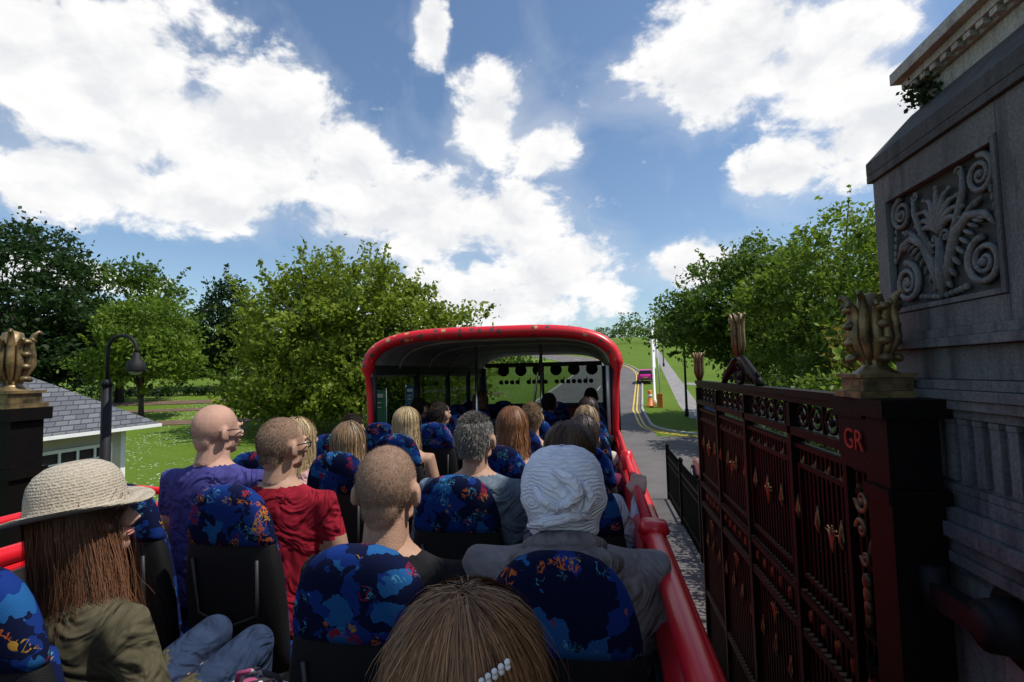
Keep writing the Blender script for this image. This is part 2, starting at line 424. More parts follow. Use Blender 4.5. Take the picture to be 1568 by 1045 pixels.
tree('spreading_tree',-16.9,34,[(0,0,6.4,6.8,6.0,6.2),(-5.4,0,5.6,4.2,4.5,4.6),(5.8,0,4.9,4.2,4.5,3.9),(-2,0,8.8,3.8,3.5,3.4),(2.5,-1,8.4,3.4,3.2,3.0),(-5.8,-1,3.2,3.6,3,2.4),(6.5,-1,2.8,3.4,3,2.4),(0,-3,3.4,6.2,3,2.9),(3,-3.5,2.4,4,2.5,1.9),(-3,-3.5,2.2,4,2.5,1.8)],1050,60,.18,LF1,.38,.52,.20)
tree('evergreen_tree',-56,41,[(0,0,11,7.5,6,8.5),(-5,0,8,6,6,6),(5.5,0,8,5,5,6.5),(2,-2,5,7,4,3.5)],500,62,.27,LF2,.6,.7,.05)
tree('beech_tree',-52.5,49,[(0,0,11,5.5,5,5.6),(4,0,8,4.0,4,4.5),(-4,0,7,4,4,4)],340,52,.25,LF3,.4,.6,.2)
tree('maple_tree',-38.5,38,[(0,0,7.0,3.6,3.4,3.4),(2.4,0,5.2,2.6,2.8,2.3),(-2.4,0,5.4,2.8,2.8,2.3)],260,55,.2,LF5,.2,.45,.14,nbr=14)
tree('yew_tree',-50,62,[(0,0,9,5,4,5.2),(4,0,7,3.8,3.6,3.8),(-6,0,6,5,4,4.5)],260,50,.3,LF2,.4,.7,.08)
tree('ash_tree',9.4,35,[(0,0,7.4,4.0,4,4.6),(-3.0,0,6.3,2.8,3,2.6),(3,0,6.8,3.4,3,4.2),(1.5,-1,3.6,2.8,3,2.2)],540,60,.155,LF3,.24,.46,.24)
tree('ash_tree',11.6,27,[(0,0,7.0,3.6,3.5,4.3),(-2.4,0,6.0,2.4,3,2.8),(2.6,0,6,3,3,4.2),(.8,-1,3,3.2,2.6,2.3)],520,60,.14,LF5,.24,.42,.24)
tree('ash_tree',12.8,21.5,[(0,0,6.8,3.2,3,3.8),(-2,0,4.8,2.4,2.6,2.8),(2.6,0,6,3,3,3.6),(-1,-1,3,3,2,2)],420,60,.13,LF5,.22,.42,.22)
tree('cypress_bush',8.5,15.6,[(0,0,3.7,1.25,1.2,2.5),(-.9,0,3.0,1.0,1.0,2.1),(1.1,0,3.0,1.1,1.1,2.3)],300,55,.085,LF4,.12,.25,.1,nbr=8)
tree('laurel_shrub',6.4,14.2,[(0,0,2.2,1.7,1.3,1.8),(-1.0,1.6,1.8,1.2,1.2,1.4),(1.4,0,2.2,1.4,1.2,1.7)],260,55,.09,LF5,.1,.26,.1,nbr=8)
tree('laurel_shrub',7.6,21,[(0,0,2.0,1.6,2,1.8),(0,3,1.8,1.5,2,1.6),(1.5,2,2.6,2,2,2.0)],220,55,.10,LF3,.1,.3,.1,nbr=8)
def mass(name,items,mat,n,nl,leaf,sig):
    L=[(x,y,z+H(y),rx,ry_,rz) for (x,y,z,rx,ry_,rz) in items]
    L=np.array(L,float); vol=(L[:,3]*L[:,5]); vol/=vol.sum()
    idx=rng.choice(len(L),n,p=vol); d=rng.normal(size=(n,3)); d/=np.linalg.norm(d,axis=1)[:,None]
    C=L[idx,:3]+d*L[idx,3:6]*(rng.uniform(.3,1,n)**.4)[:,None]*(1+.12*np.sin(5*d[:,:1]+idx[:,None]))
    I=np.repeat(np.arange(n),nl); N=len(I); P=C[I]+rng.normal(size=(N,3))*sig*np.array([1,1,.6])
    nrm=rng.normal(size=(N,3)); nrm/=np.linalg.norm(nrm,axis=1)[:,None]
    u=np.cross(nrm,rng.normal(size=(N,3))); u/=np.linalg.norm(u,axis=1)[:,None]+1e-9
    v=np.cross(nrm,u); s=leaf*rng.uniform(.6,1.3,N)[:,None]
    V=np.stack([P-u*s,P-v*s*.6,P+u*s,P+v*s*.6],1)
    t=np.clip(rng.uniform(.1,.7,n)[I]+rng.normal(0,.12,N),0,1)
    return quads(name,V,t,[mat])
it=[]
for i in range(30):
    x=-150+i*4.6+random.uniform(-2,2); y=92+random.uniform(-8,14); h=random.uniform(3,5.5) if x<-48 else random.uniform(1.2,2.4)
    it.append((x,y,h*.8,random.uniform(4,6),4,h))
mass('distant_trees',it,LF3,1100,22,.45,.9)
it=[]
for i in range(36):
    y=170+i*7; x=xt(y)+random.uniform(12,34); h=random.uniform(5,8)
    it.append((x,y,h,random.uniform(4,6),4,h))
for (x,y,h) in ((13,215,6.5),(26,215,7.5),(18,240,6),(33,200,6)): it.append((x,y,h,5,4,h))
for i in range(8):
    y=75+i*12; x=xt(y)+random.uniform(26,36); h=random.uniform(3,5)
    it.append((x,y,h,random.uniform(3,4),4,h))
for i in range(40):
    x=-160+i*8; it.append((x,430+random.uniform(-20,20),4,random.uniform(7,10),6,random.uniform(5,8)))
mass('distant_trees',it,LF3,2300,18,.6,1.1)
mass('low_hedge',[(-90+i*2.0,54+.04*i,.5,1.4,.8,.7) for i in range(32)],LF2,400,22,.15,.3)
mass('low_hedge',[(-64+i*1.4,39.5-.05*i,.3,1.0,.8,.6) for i in range(14)],LF5,200,22,.15,.25)
mass('hedge',[(2.75+.15*math.sin(i*2),1.6+i*.62,.8+1.1*(i%2),.42,.55,1.05) for i in range(10)]+[(3.6,2.5+i*1.0,1.8,.6,.7,1.5) for i in range(12)],LF2,900,34,.065,.18)
# ------------------------------------------------------------------ lodge house
def lodge():
    e=empty('gate_lodge'); b=B()
    X0,X1,Y0,Y1=-16.2,-12.55,8.9,11.9
    SL,nt,bb=newmat('slate_roof')
    tc=nd(nt,'ShaderNodeTexCoord').outputs['Object']
    sx=nd(nt,'ShaderNodeSeparateXYZ'); nt.links.new(tc,sx.inputs[0])
    cx=nd(nt,'ShaderNodeCombineXYZ'); nt.links.new(mth2(nt,'ADD',sx.outputs[0],sx.outputs[1]),cx.inputs[0]); nt.links.new(sx.outputs[2],cx.inputs[1])
    br=nd(nt,'ShaderNodeTexBrick'); nt.links.new(cx.outputs[0],br.inputs['Vector']); br.inputs['Scale'].default_value=1
    br.inputs['Brick Width'].default_value=.3; br.inputs['Row Height'].default_value=.11; br.inputs['Mortar Size'].default_value=.012
    br.inputs['Color1'].default_value=(.13,.135,.145,1); br.inputs['Color2'].default_value=(.07,.075,.085,1); br.inputs['Mortar'].default_value=(.02,.02,.025,1)
    nt.links.new(br.outputs[0],bb.inputs['Base Color']); bb.inputs['Roughness'].default_value=.6
    b.box((X0,Y0,0),(X1,Y1,2.85),0); b.obj('walls',[M('lodge_render',(.50,.45,.37),.8,var=.08,scale=2)],e)
    r=B(); o=.55; zt=4.25
    vs=[(X0-o,Y0-o,2.8),(X1+o,Y0-o,2.8),(X1+o,Y1+o,2.8),(X0-o,Y1+o,2.8),(X0+1.5,(Y0+Y1)/2,zt),(X1-1.5,(Y0+Y1)/2,zt)]
    r.add(vs,[(0,1,5,4),(1,2,5),(2,3,4,5),(3,0,4),(3,2,1,0)],0,False); r.obj('roof',[SL],e)
    g=B(); g.box((X0-o-.05,Y0-o-.06,2.71),(X1+o+.06,Y0-o+.04,2.79)); g.box((X1+o-.04,Y0-o+.05,2.71),(X1+o+.06,Y1+o,2.79))
    g.box((X1-.12,Y0-.02,0),(X1+.02,Y0+.12,2.70)); g.box((X1-.12,Y1-.12,0),(X1+.02,Y1+.02,2.70))
    for (x0,x1) in ((-15.8,-14.6),(-14.2,-13.0)):
        z0,z1=1.0,2.35; y=Y0-.03
        g.box((x0,y-.03,z0),(x1,y,z0+.08)); g.box((x0,y-.03,z1-.08),(x1,y,z1))
        for k in range(5): xx=x0+(x1-x0-.05)*k/4; g.box((xx,y-.034,z0+.08),(xx+.05,y-.002,z1-.08))
        for k in (1,2): zz=z0+(z1-z0)*k/3; g.box((x0+.05,y-.028,zz),(x1-.05,y-.006,zz+.035))
    for (y0,y1) in ((9.3,11.5),):
        z0,z1=1.0,2.4; x=X1+.03
        g.box((x,y0,z0),(x+.03,y1,z0+.08)); g.box((x,y0,z1-.08),(x+.03,y1,z1))
        for k in range(6): yy=y0+(y1-y0-.05)*k/5; g.box((x+.002,yy,z0+.08),(x+.034,yy+.05,z1-.08))
        for k in (1,2,3): zz=z0+(z1-z0)*k/4; g.box((x+.006,y0+.05,zz),(x+.028,y1-.05,zz+.035))
    g.obj('frames',[WHITE],e)
    w_=B()
    for (x0,x1) in ((-15.8,-14.6),(-14.2,-13.0)): w_.box((x0,Y0-.02,1.0),(x1,Y0-.01,2.35))
    w_.box((X1+.01,9.3,1.0),(X1+.02,11.5,2.4))
    w_.obj('window_glass',[LENS],e)
lodge()
# ------------------------------------------------------------------ street lamps, signs, bollard
def lamp(name,x,y,top):
    g=H(y); e=empty(name); b=B()
    b.tube([(x,y,g),(x,y,g+.1),(x,y,g+.12)],[.16,.16,.1],14); b.tube([(x,y,g+.1),(x,y,top-.75)],[.075,.07],14)
    b.tube([(x,y,top-.76),(x,y,top-.66)],[.09,.05],14)
    pts=[(x,y,top-.7),(x,y,top-.2)]
    for k in range(1,11):
        a=math.pi*k/10; pts.append((x+.26-.26*math.cos(a),y,top-.2+.22*math.sin(a)))
    pts.append((x+.52,y,top-.28))
    b.tube(pts,.028,10)
    b.lathe([(.02,.0),(.05,-.02),(.06,-.1),(.12,-.16),(.135,-.28),(.13,-.30),(.10,-.30)],(x+.52,y,top-.25),20)
    b.obj('column',[BLACK],e)
    c=B(); c.ell((x+.52,y,top-.54),(.09,.09,.06)); c.obj('lens',[M('lamp_lens',(.25,.25,.25),.2)],e)
lamp('street_lamp',-7.62,6.9,4.66)
def pole(name,x,y,h,r,mat,head=None):
    g=H(y); e=empty(name); b=B(); b.tube([(x,y,g),(x,y,g+.5),(x,y,g+.52),(x,y,g+h)],[r*1.5,r*1.5,r,r*.7],10)
    if head=='lantern':
        b.lathe([(.0,.55),(.05,.5),(.22,.36),(.24,.34),(.14,.0),(.05,-.05)],(x,y,g+h),10)
        b.tube([(x,y,g+h-.5),(x,y,g+h-.4)],[.14,.14],8)
    if head=='ball': b.ell((x,y,g+h+.06),(r*1.4,r*1.4,r*1.4))
    b.obj('column',[mat],e)
pole('lamp_column',5.9,37,5.4,.09,BLACK,'lantern')
pole('lamp_column',10.2,84,6,.11,BLACK,'lantern')
pole('flag_pole',4.3,42,6.2,.1,WHITE,'ball')
pole('flag_pole',8.2,78,8,.09,WHITE,'ball')
def board(name,x,y,w_,h,z0,mat,yaw=0,posts=2):
    g=H(y); e=empty(name); T=Matrix.Translation((x,y,g))@Matrix.Rotation(R(yaw),4,'Z')
    b=B(); b.cbox((0,0,z0+h/2),(w_/2,.02,h/2),0,T); b.obj('panel',[mat],e,.006)
    b=B(); b.cbox((0,-.026,z0+h*.85),(w_*.38,.004,h*.05),0,T)
    for k in range(2): b.cbox((-.05*w_,-.026,z0+h*(.66-.12*k)),(w_*.30,.004,h*.015),0,T)
    b.obj('lettering',[WHITE],e)
    b=B()
    for s in ((-1,1) if posts==2 else (0,)): b.tube([T@Vector((s*(w_/2+.03),.03,0)),T@Vector((s*(w_/2+.03),.03,z0+h+.06))],.03,8)
    b.obj('posts',[M('steel_post',(.3,.3,.31),.4,.6)],e)
BLU=M('blue_sign',(.02,.10,.30),.4); TEAL=M('green_sign',(.03,.16,.15),.4,col2=(.08,.25,.08),scale=2)
board('information_sign',-7.9,17.5,.55,1.35,2.1,TEAL,15)
board('information_sign',-8.0,21,.3,1.2,2.3,BLU,10)
board('direction_sign',6.3,31.2,.8,.8,1.2,BLU,-10)
board('small_notice',5.5,31.0,.3,.4,1.0,WHITE,-10,1)
e=empty('traffic_bollard'); x,y=3.9,41.5; g=H(y); b=B(); OR=M('orange_plastic',(.75,.2,.02),.5)
b.loft([(x,y,g,.28,.28),(x,y,g+.08,.28,.28),(x,y,g+.1,.18,.15),(x,y,g+1.2,.16,.12),(x,y,g+1.3,.1,.08)],16,0); b.obj('body',[OR],e)
b=B(); b.loft([(x,y,g+.75,.178,.142),(x,y,g+.95,.174,.138)],16,0); b.obj('reflective_band',[WHITE],e)
e=empty('barrier_gate'); x,y=4.15,41; g=H(y)
b=B(); b.box((x+.25,y,g),(x+.65,y+.35,g+1.1)); b.obj('cabinet',[OR],e,.02)
b=B(); b.tube([(x+.45,y-.05,g+1.0),(x+.35,y-.05,g+5.4)],[.06,.04],8); b.obj('arm',[WHITE],e)
# ------------------------------------------------------------------ cars
def car(name,x,y,mat,yaw=0):
    e=empty(name); T=Matrix.Translation((x,y,H(y)))@Matrix.Rotation(R(yaw),4,'Z')
    b=B()
    secs=[(-2.0,.45,.70,.78),(-1.95,.30,.95,.84),(-1.2,.28,1.0,.87),(.6,.28,.95,.88),(1.5,.28,.86,.85),(2.0,.32,.70,.74),(2.08,.42,.6,.62)]
    vs=[];fs=[];n=12
    for (yy,zb,zt,hw) in secs:
        zc=(zb+zt)/2;hz=(zt-zb)/2
        for k in range(n):
            a=2*math.pi*(k+.5)/n; ca,sa=math.cos(a),math.sin(a)
            vs.append((hw*math.copysign(abs(ca)**.4,ca),yy,zc+hz*math.copysign(abs(sa)**.4,sa)))
    for i in range(len(secs)-1):
        for k in range(n): k2=(k+1)%n; fs.append((i*n+k,(i+1)*n+k,(i+1)*n+k2,i*n+k2))
    fs.append(tuple(range(n))); fs.append(tuple(reversed([(len(secs)-1)*n+k for k in range(n)])))
    b.add(vs,fs,0,True,T)
    cabin=[(-1.9,.9,.74),(-1.55,1.38,.62),(-.9,1.5,.60),(.1,1.48,.60),(.9,.92,.74)]
    cv=[];cf=[]
    for (yy,zz,hw) in cabin: cv+=[(-hw,yy,zz),(hw,yy,zz)]
    cv+=[(-.8,-1.9,.88),(.8,-1.9,.88),(.8,.95,.88),(-.8,.95,.88)]
    for i in range(4): cf.append((2*i,2*i+1,2*i+3,2*i+2))
    cf+=[(10,0,2,4,6,8,13),(11,12,9,7,5,3,1)]
    b.add(cv,[cf[1],cf[2]],0,False,T)
    b.obj('body',[mat],e)
    gl=B(); gl.add(cv,[cf[0],cf[3],cf[4],cf[5]],0,False,T); gl.obj('windows',[LENS],e)
    wh=B()
    for sx in (-1,1):
        for yy in (-1.3,1.3): wh.tube([T@Vector((sx*.70,yy,.31)),T@Vector((sx*.90,yy,.31))],.31,20)
    wh.obj('wheels',[RUB],e)
    hb=B()
    for sx in (-1,1):
        for yy in (-1.3,1.3): hb.tube([T@Vector((sx*.89,yy,.31)),T@Vector((sx*.912,yy,.31))],.18,14)
    hb.obj('hubs',[CHROME],e)
    l=B()
    for sx in (-1,1): l.cbox((sx*.68,-1.97,.82),(.10,.05,.10),0,T)
    l.obj('tail_lights',[M('tail_light',(.5,.01,.01),.2)],e)
    l=B(); l.cbox((0,-2.015,.6),(.26,.01,.055),0,T); l.obj('number_plate',[YEL],e)
    l=B(); l.cbox((0,-2.0,.40),(.74,.05,.08),0,T); l.obj('bumper',[GREYD],e,.02)
car('parked_car',5.2,60,M('magenta_paint',(.60,.02,.28),.25),-4)
car('parked_car',4.0,17.6,M('car_red',(.5,.012,.015),.25),0)
# ------------------------------------------------------------------ ironwork helpers
def palmette(b,c,h,ax,mi=0,th=.03,n=7,T=None,sp=1.15):
    c=Vector(c); ax=Vector(ax).normalized(); up=Vector((0,0,1))
    for k in range(n):
        a=(k-(n-1)/2)/((n-1)/2)*sp; L=h*(1-.30*abs(a))
        pts=[];rad=[]
        for j in range(7):
            t=j/6; aa=a*(.35+.75*t)
            p=c+ax*math.sin(aa)*L*t+up*math.cos(aa)*L*t
            if j==6: p+=ax*math.copysign(.02,a)*(1 if abs(a)>.1 else 0)-up*.015
            pts.append(p); rad.append(th*(.25+.9*math.sin(math.pi*min(1,t*.85+.12))))
        b.tube(pts,rad,8,mi,T)
        b.ell(pts[-1],(th*.75,)*3,mi,T,8,6)
def urnfinial(b,x,y,z,h,mi=0):
    b.box((x-.13,y-.13,z),(x+.13,y+.13,z+.03),mi); b.box((x-.105,y-.105,z+.032),(x+.105,y+.105,z+.09),mi); b.box((x-.12,y-.12,z+.092),(x+.12,y+.12,z+.11),mi)
    b.lathe([(.10,.11),(.07,.13),(.05,.15),(.06,.17),(.05,.19)],(x,y,z),16,mi)
    z0=z+.14; H_=h-.14
    for k in range(12):
        a=2*math.pi*(k+.5)/12; big=(k%3==1); L=H_*(1.0 if big else .86)
        f=1.0 if not big else 1.12
        pts=[];rad=[]
        for t,r_,rr in ((0,.030,.012),(.18,.058,.016),(.38,.088,.021),(.58,.082,.022),(.78,.074,.020),(.92,.092,.016),(.98,.112,.012),(.93,.124,.007)):
            pts.append((x+r_*f*math.cos(a),y+r_*f*math.sin(a),z0+L*t)); rad.append(rr)
        b.tube(pts,rad,8,mi)
    b.lathe([(.02,0),(.05,H_*.2),(.075,H_*.4),(.065,H_*.75),(.05,H_*.95),(.0,H_*1.0)],(x,y,z0),18,mi)
    for s in (-1,1):
        for t in (.12,.34,.56,.78):
            for (dx,dy) in ((s,0),(0,s)):
                b.ell((x+dx*.098,y+dy*.098,z0+H_*t),(.030,.030,.020),mi,None,10,8,Matrix.Rotation(.5*dx,3,'Y'))
def spiral(b,cy,cz,r,x,turns,sgn,a0,th,mi=0):
    pts=[];rad=[];n=int(turns*18)
    for i in range(n+1):
        t=i/n; rr=r*(.08+.92*t); a=a0-sgn*2*math.pi*turns*(1-t)
        pts.append((x,cy+rr*math.cos(a),cz+rr*math.sin(a))); rad.append(th*(.45+.6*t))
    b.tube(pts,rad,7,mi)
    b.ell(pts[0],(th*1.3,)*3,mi,None,8,6)
def gate(name,T,L,gy=.24,uy=.2):
    e=empty(name); b=B(); g=B()
    zt=3.80
    def bar(y0,y1,z0,z1,hx): b.box((-hx,y0,z0),(hx,y1,z1),0)
    bar(.11,L,zt-.045,zt,.05); bar(.11,L,zt-.085,zt-.047,.035); bar(.11,L,3.50,3.55,.045); bar(.11,L,3.42,3.45,.03)
    bar(.11,L,2.45,2.50,.04); bar(.11,L,2.20,2.25,.04); bar(.11,L,.12,.22,.05); bar(.11,L,1.1,1.15,.04)
    n=int((L-.5)/.21)
    for i in range(n):
        y=.48+i*.21
        b.tube([(0,y+.075*math.cos(a*math.pi/8),3.63+.065*math.sin(a*math.pi/8)) for a in range(17)],.011,6); b.ell((0,y,3.63),(.018,.03,.03),0,None,8,6)
        b.box((-.012,y+.095,3.55),(.012,y+.112,3.715))
    ups=[.13+k*(L-.2)/4 for k in range(5)]
    for y in ups: b.box((-.045,y,.1),(.045,y+.06,zt-.09))
    m=int((L-.3)/.062)
    for i in range(m):
        y=.22+i*.062
        b.box((-.013,y,.22),(.013,y+.022,3.42))
        if i%3==0:
            g.tube([(0,y+.01,3.26),(0,y+.01,3.33),(0,y+.01,3.40)],[.010,.018,.004],6)
            g.ell((0,y+.01,2.35),(.02,.026,.05),0,None,8,6)
        if i%5==1:
            for zz in (2.95,1.75): g.tube([(-.02,y+.01,zz),(-.028,y+.01,zz+.05),(-.024,y+.01,zz+.11),(-.02,y+.01,zz+.16)],[.006,.016,.011,.004],6)
            spiral(b,y+.05,2.85,.04,0,1.2,1,0,.007)
    for k in range(4):
        y0=ups[k]+.12; y1=ups[k+1]-.06
        b.box((-.03,y0,3.30),(.03,y1,3.325)); b.box((-.03,y0,2.60),(.03,y1,2.625))
        b.box((-.03,y0,2.627),(.03,y0+.025,3.298)); b.box((-.03,y1-.025,2.627),(.03,y1,3.298))
        for zz in (2.0,2.9): palmette(g,(-.03,(y0+y1)/2,zz),.16,(0,1,0),0,.009,5,None,.4)
    yc=L*.56
    for s in (-1,1):
        pts=[(0,yc+s*.62,zt),(0,yc+s*.55,zt+.05),(0,yc+s*.35,zt+.13),(0,yc+s*.15,zt+.22),(0,yc,zt+.25)]
        b.tube(pts,[.03,.035,.04,.035,.03],8)
        spiral(b,yc+s*.52,zt+.07,.07,0,1.5,-s,0,.016)
        spiral(b,yc+s*.32,zt+.06,.05,0,1.5,s,0,.012)
    b.tube([(0,yc+.13*math.cos(a*math.pi/8),zt+.11+.10*math.sin(a*math.pi/8)) for a in range(17)],.02,8)
    for a in range(8): b.tube([(0,yc,zt+.11),(0,yc+.12*math.cos(a*math.pi/4),zt+.11+.09*math.sin(a*math.pi/4))],.012,6)
    for (yy,zz,hh) in ((yc,zt+.24,.42),(L-.06,zt,.36)):
        for k in range(8):
            a=2*math.pi*k/8
            g.tube([(r_*math.cos(a),yy+r_*math.sin(a),zz+hh*t) for t,r_ in ((0,.02),(.3,.05),(.6,.045),(.85,.05),(1.0,.075),(.95,.085))],[.01,.017,.018,.016,.011,.006],7)
        g.ell((0,yy,zz+hh*.5),(.045,.045,hh*.45),0,None,12,10)
    b.box((-.10,-.07,.05),(.10,.10,3.36)); b.box((-.12,-.09,3.362),(.12,.12,3.42)); b.box((-.10,-.07,3.422),(.10,.10,3.72)); b.box((-.13,-.10,3.722),(.13,.13,3.80))
    b.box((-.09,.102,3.452),(.09,.40,3.70)); b.box((-.105,.132,3.702),(.105,.42,3.80)); b.box((-.085,.102,.05),(-.05,.16,3.45)); b.box((-.085,.36,.05),(-.05,.40,3.45))
    urnfinial(g,0,uy,3.80,.50)
    spiral(g,.25,3.30,.06,-.07,1.4,1,0,.014); spiral(g,.27,3.16,.05,-.07,1.4,-1,0,.013); spiral(g,.25,3.03,.04,-.07,1.4,1,0,.011)
    for k in range(4): g.ell((-.07,.25,2.92-k*.06),(.02,.03-k*.004,.04),0,None,8,6)
    o1=b.obj('ironwork',[IRON],e,0); o2=g.obj('gilding',[GOLD],e)
    o1.matrix_world=T; o2.matrix_world=T
    tx=bpy.data.curves.new('monogram','FONT'); tx.body='GR'; tx.size=.14; tx.extrude=.004; tx.align_x='CENTER'; tx.align_y='CENTER'
    to=bpy.data.objects.new('monogram',tx); COL.objects.link(to); to.data.materials.append(REDL); to.parent=e
    to.matrix_world=T@Matrix(((0,0,-1,-.096 if gy>.15 else -.106),(-1,0,0,gy),(0,1,0,3.59),(0,0,0,1)))
    return e
gate('iron_gate',Matrix.Translation((1.30,2.50,0)),4.6)
gate('iron_gate',Matrix.Translation((-3.66,2.72,0))@Matrix.Rotation(R(93),4,'Z'),4.4,.20,.06)
# ------------------------------------------------------------------ stone pier
def pier(name):
    e=empty(name)
    b=B()
    def bx(x0,x1,y0,y1,z0,z1,mi=0): b.box((x0,y0,z0),(x1,y1,z1),mi)
    X=1.46; XB=4.4; F=2.92; N=-1.2
    bx(X,XB,N,F,0,3.098,3)
    for i,(dx,z0,z1) in enumerate([(.03,3.10,3.135),(.06,3.137,3.18),(.045,3.182,3.24),(.075,3.242,3.30),(.05,3.302,3.36),(.02,3.362,3.42)]): bx(X-dx,XB,N,F+dx*.4,z0,z1)
    bx(X,XB,N,F,3.422,3.76)
    for dx,z0,z1 in [(.045,3.762,3.80),(.06,3.802,3.84),(.035,3.842,3.88)]: bx(X-dx,XB,N,F+dx*.4,z0,z1)
    bx(X+.03,XB,N,F-.03,3.882,4.02)
    F=3.02
    for dx,z0,z1 in [(.02,4.022,4.06),(-.0,4.062,4.10)]: bx(X-dx,XB,N,F+dx*.4-.03,z0,z1)
    XP=X+.02
    bx(XP+.04,XB,N,F-.05,4.102,4.92)
    fy=F-.05
    bx(XP,XP+.038,2.88,fy,4.102,4.92); bx(XP,XP+.038,2.12,2.878,4.80,4.92); bx(XP,XP+.038,2.12,2.878,4.102,4.20); bx(XP,XP+.038,1.2,2.118,4.102,4.92)
    bx(XP,XP+.038,N,.4,4.102,4.92)
    bx(XP+.034,XP+.0385,2.15,2.85,4.23,4.77,1)  # darker plate: recess shade painted into the sunken field to deepen the relief
    for (y0,y1,z0,z1) in [(2.855,2.877,4.203,4.797),(2.123,2.145,4.203,4.797),(2.147,2.853,4.775,4.797),(2.147,2.853,4.203,4.225)]: bx(XP-.008,XP+.026,y0,y1,z0,z1)
    bx(X+.0,XB,N,F-.03,4.922,4.96,1)
    yo=F-.03
    a=[(X+.0,4.962),(X+.0,5.03),(X+.16,5.22),(XB,5.22),(XB,4.962)]
    vs=[(p[0],N,p[1]) for p in a]+[(p[0],yo-(.14 if i in(2,3) else 0),p[1]) for i,p in enumerate(a)]
    n=5; b.add(vs,[tuple(range(n)),tuple(range(2*n-1,n-1,-1))]+[(i,i+n,(i+1)%n+n,(i+1)%n) for i in range(n)],1,False)
    bx(X+.18,XB,N,F-.20,5.222,5.32,2)
    for dx,z0,z1 in [(.0,5.322,5.35),(.04,5.352,5.39),(.08,5.392,5.45),(.02,5.452,5.49)]: bx(X+.16-dx,XB,N,F-.20+dx*.6,z0,z1,2)
    bx(X+.34,XB,N,F-.40,5.492,6.6,2)
    for dx,z0,z1 in [(.05,6.602,6.68),(.12,6.682,6.78),(.06,6.782,6.9)]: bx(X+.34-dx,XB,N,F-.40+dx,z0,z1,2)
    bx(X+.5,XB-.2,N,F-.6,6.902,7.6,2)
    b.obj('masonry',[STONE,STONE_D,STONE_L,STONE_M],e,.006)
    b=B(); F=2.92
    for i in range(44): b.box((X+.125,F-.14-i*.075-.04,5.325),(X+.158,F-.14-i*.075,5.35),2)
    for i in range(26):
        y=2.50-i*.085; b.box((X-.022,y,3.47),(X,y+.045,3.70)); b.box((X-.026,y-.002,3.702),(X,y+.047,3.722))
    b.box((X-.018,.2,3.423),(X,2.80,3.452)); b.box((X-.018,.2,3.726),(X,2.86,3.758))
    b.box((X-.018,2.56,3.453),(X,2.60,3.725)); b.box((X-.018,2.82,3.453),(X,2.86,3.725))
    for k,(r,d) in enumerate([(.105,.012),(.08,.022),(.05,.03),(.02,.04)]): b.tube([(X,2.71,3.59),(X-d,2.71,3.59)],r,24)
    for y in (2.42,1.96,1.5,1.05):
        b.box((X+.21,y-.09,5.492),(X+.338,y+.09,5.57),2)
        b.tube([(X+.27,y,5.57),(X+.27,y,5.62),(X+.27,y,5.64),(X+.27,y,6.50),(X+.27,y,6.60)],[.085,.08,.066,.058,.085],18,2)
    b.obj('carved_trim',[STONE,STONE_D,STONE_L],e)
    r=B(); xp=XP+.016; cy=2.50
    for s in (-1,1):
        y1=cy+s*.262
        spiral(r,y1,4.685,.078,xp,2.2,s,math.pi/2,.013)
        spiral(r,y1-s*.01,4.345,.098,xp,2.3,-s,math.pi/2,.015)
        r.tube([(xp,cy+s*.02,4.28),(xp,cy+s*.06,4.40),(xp,cy+s*.11,4.50),(xp,cy+s*.19,4.545),(xp,cy+s*.27,4.53),(xp,cy+s*.32,4.47)],[.016,.022,.022,.020,.015,.006],8)
        r.tube([(xp,cy+s*.05,4.44),(xp,cy+s*.12,4.56),(xp,cy+s*.165,4.66),(xp,cy+s*.165,4.74)],[.011,.015,.013,.008],8)
        spiral(r,cy+s*.15,4.740,.024,xp,1.4,s,0,.006)
        for k in range(9):
            t=k/8; yy=cy+s*(.04+.22*t); zz=4.33+.22*math.sin(t*1.57)
            r.ell((xp,yy,zz-.034),(.014,.009,.030),0,None,8,6,Matrix.Rotation(s*(.5+.8*t),3,'X'))
            r.ell((xp,yy-s*.018,zz+.034),(.014,.008,.026),0,None,8,6,Matrix.Rotation(-s*(.3+.6*t),3,'X'))
        for k in range(5): r.ell((xp,cy+s*(.025+k*.030),4.245+.004*k),(.013,.015,.014),0,None,8,6)
        for k in range(7): r.ell((xp,cy+s*(.338-.006*k),4.47+.035*k),(.011,.008,.018),0,None,8,6)
    r.tube([(xp,cy,4.24),(xp,cy,4.36),(xp,cy,4.50)],[.018,.026,.014],8)
    palmette(r,(xp,cy,4.52),.22,(0,1,0),0,.015,9,None,1.2)
    for s in (-1,1): spiral(r,cy+s*.038,4.50,.030,xp,1.4,s,0,.008)
    r.obj('relief',[make_stone('carved_stone',(.21,.21,.21),(.15,.15,.15),(.07,.07,.075))],e)
    return e
pier('stone_gate_pier')
e=empty('gate_hinge'); b=B()
b.tube([(1.458,2.12,3.02),(1.43,2.12,3.02),(1.42,2.12,3.02)],[.15,.15,.13],28); b.tube([(1.42,2.12,3.02),(1.31,2.12,3.02)],[.10,.085],24)
b.tube([(1.31,2.12,3.02),(1.29,2.12,3.02)],[.085,.04],24)
b.box((1.295,2.16,2.975),(1.36,2.44,3.065)); b.tube([(1.33,2.42,2.90),(1.33,2.42,3.12)],.05,14)
b.obj('socket',[BLACK],e)
mass('wall_fern',[(1.66,2.72,5.25,.09,.09,.10)],LF2,26,26,.014,.028)
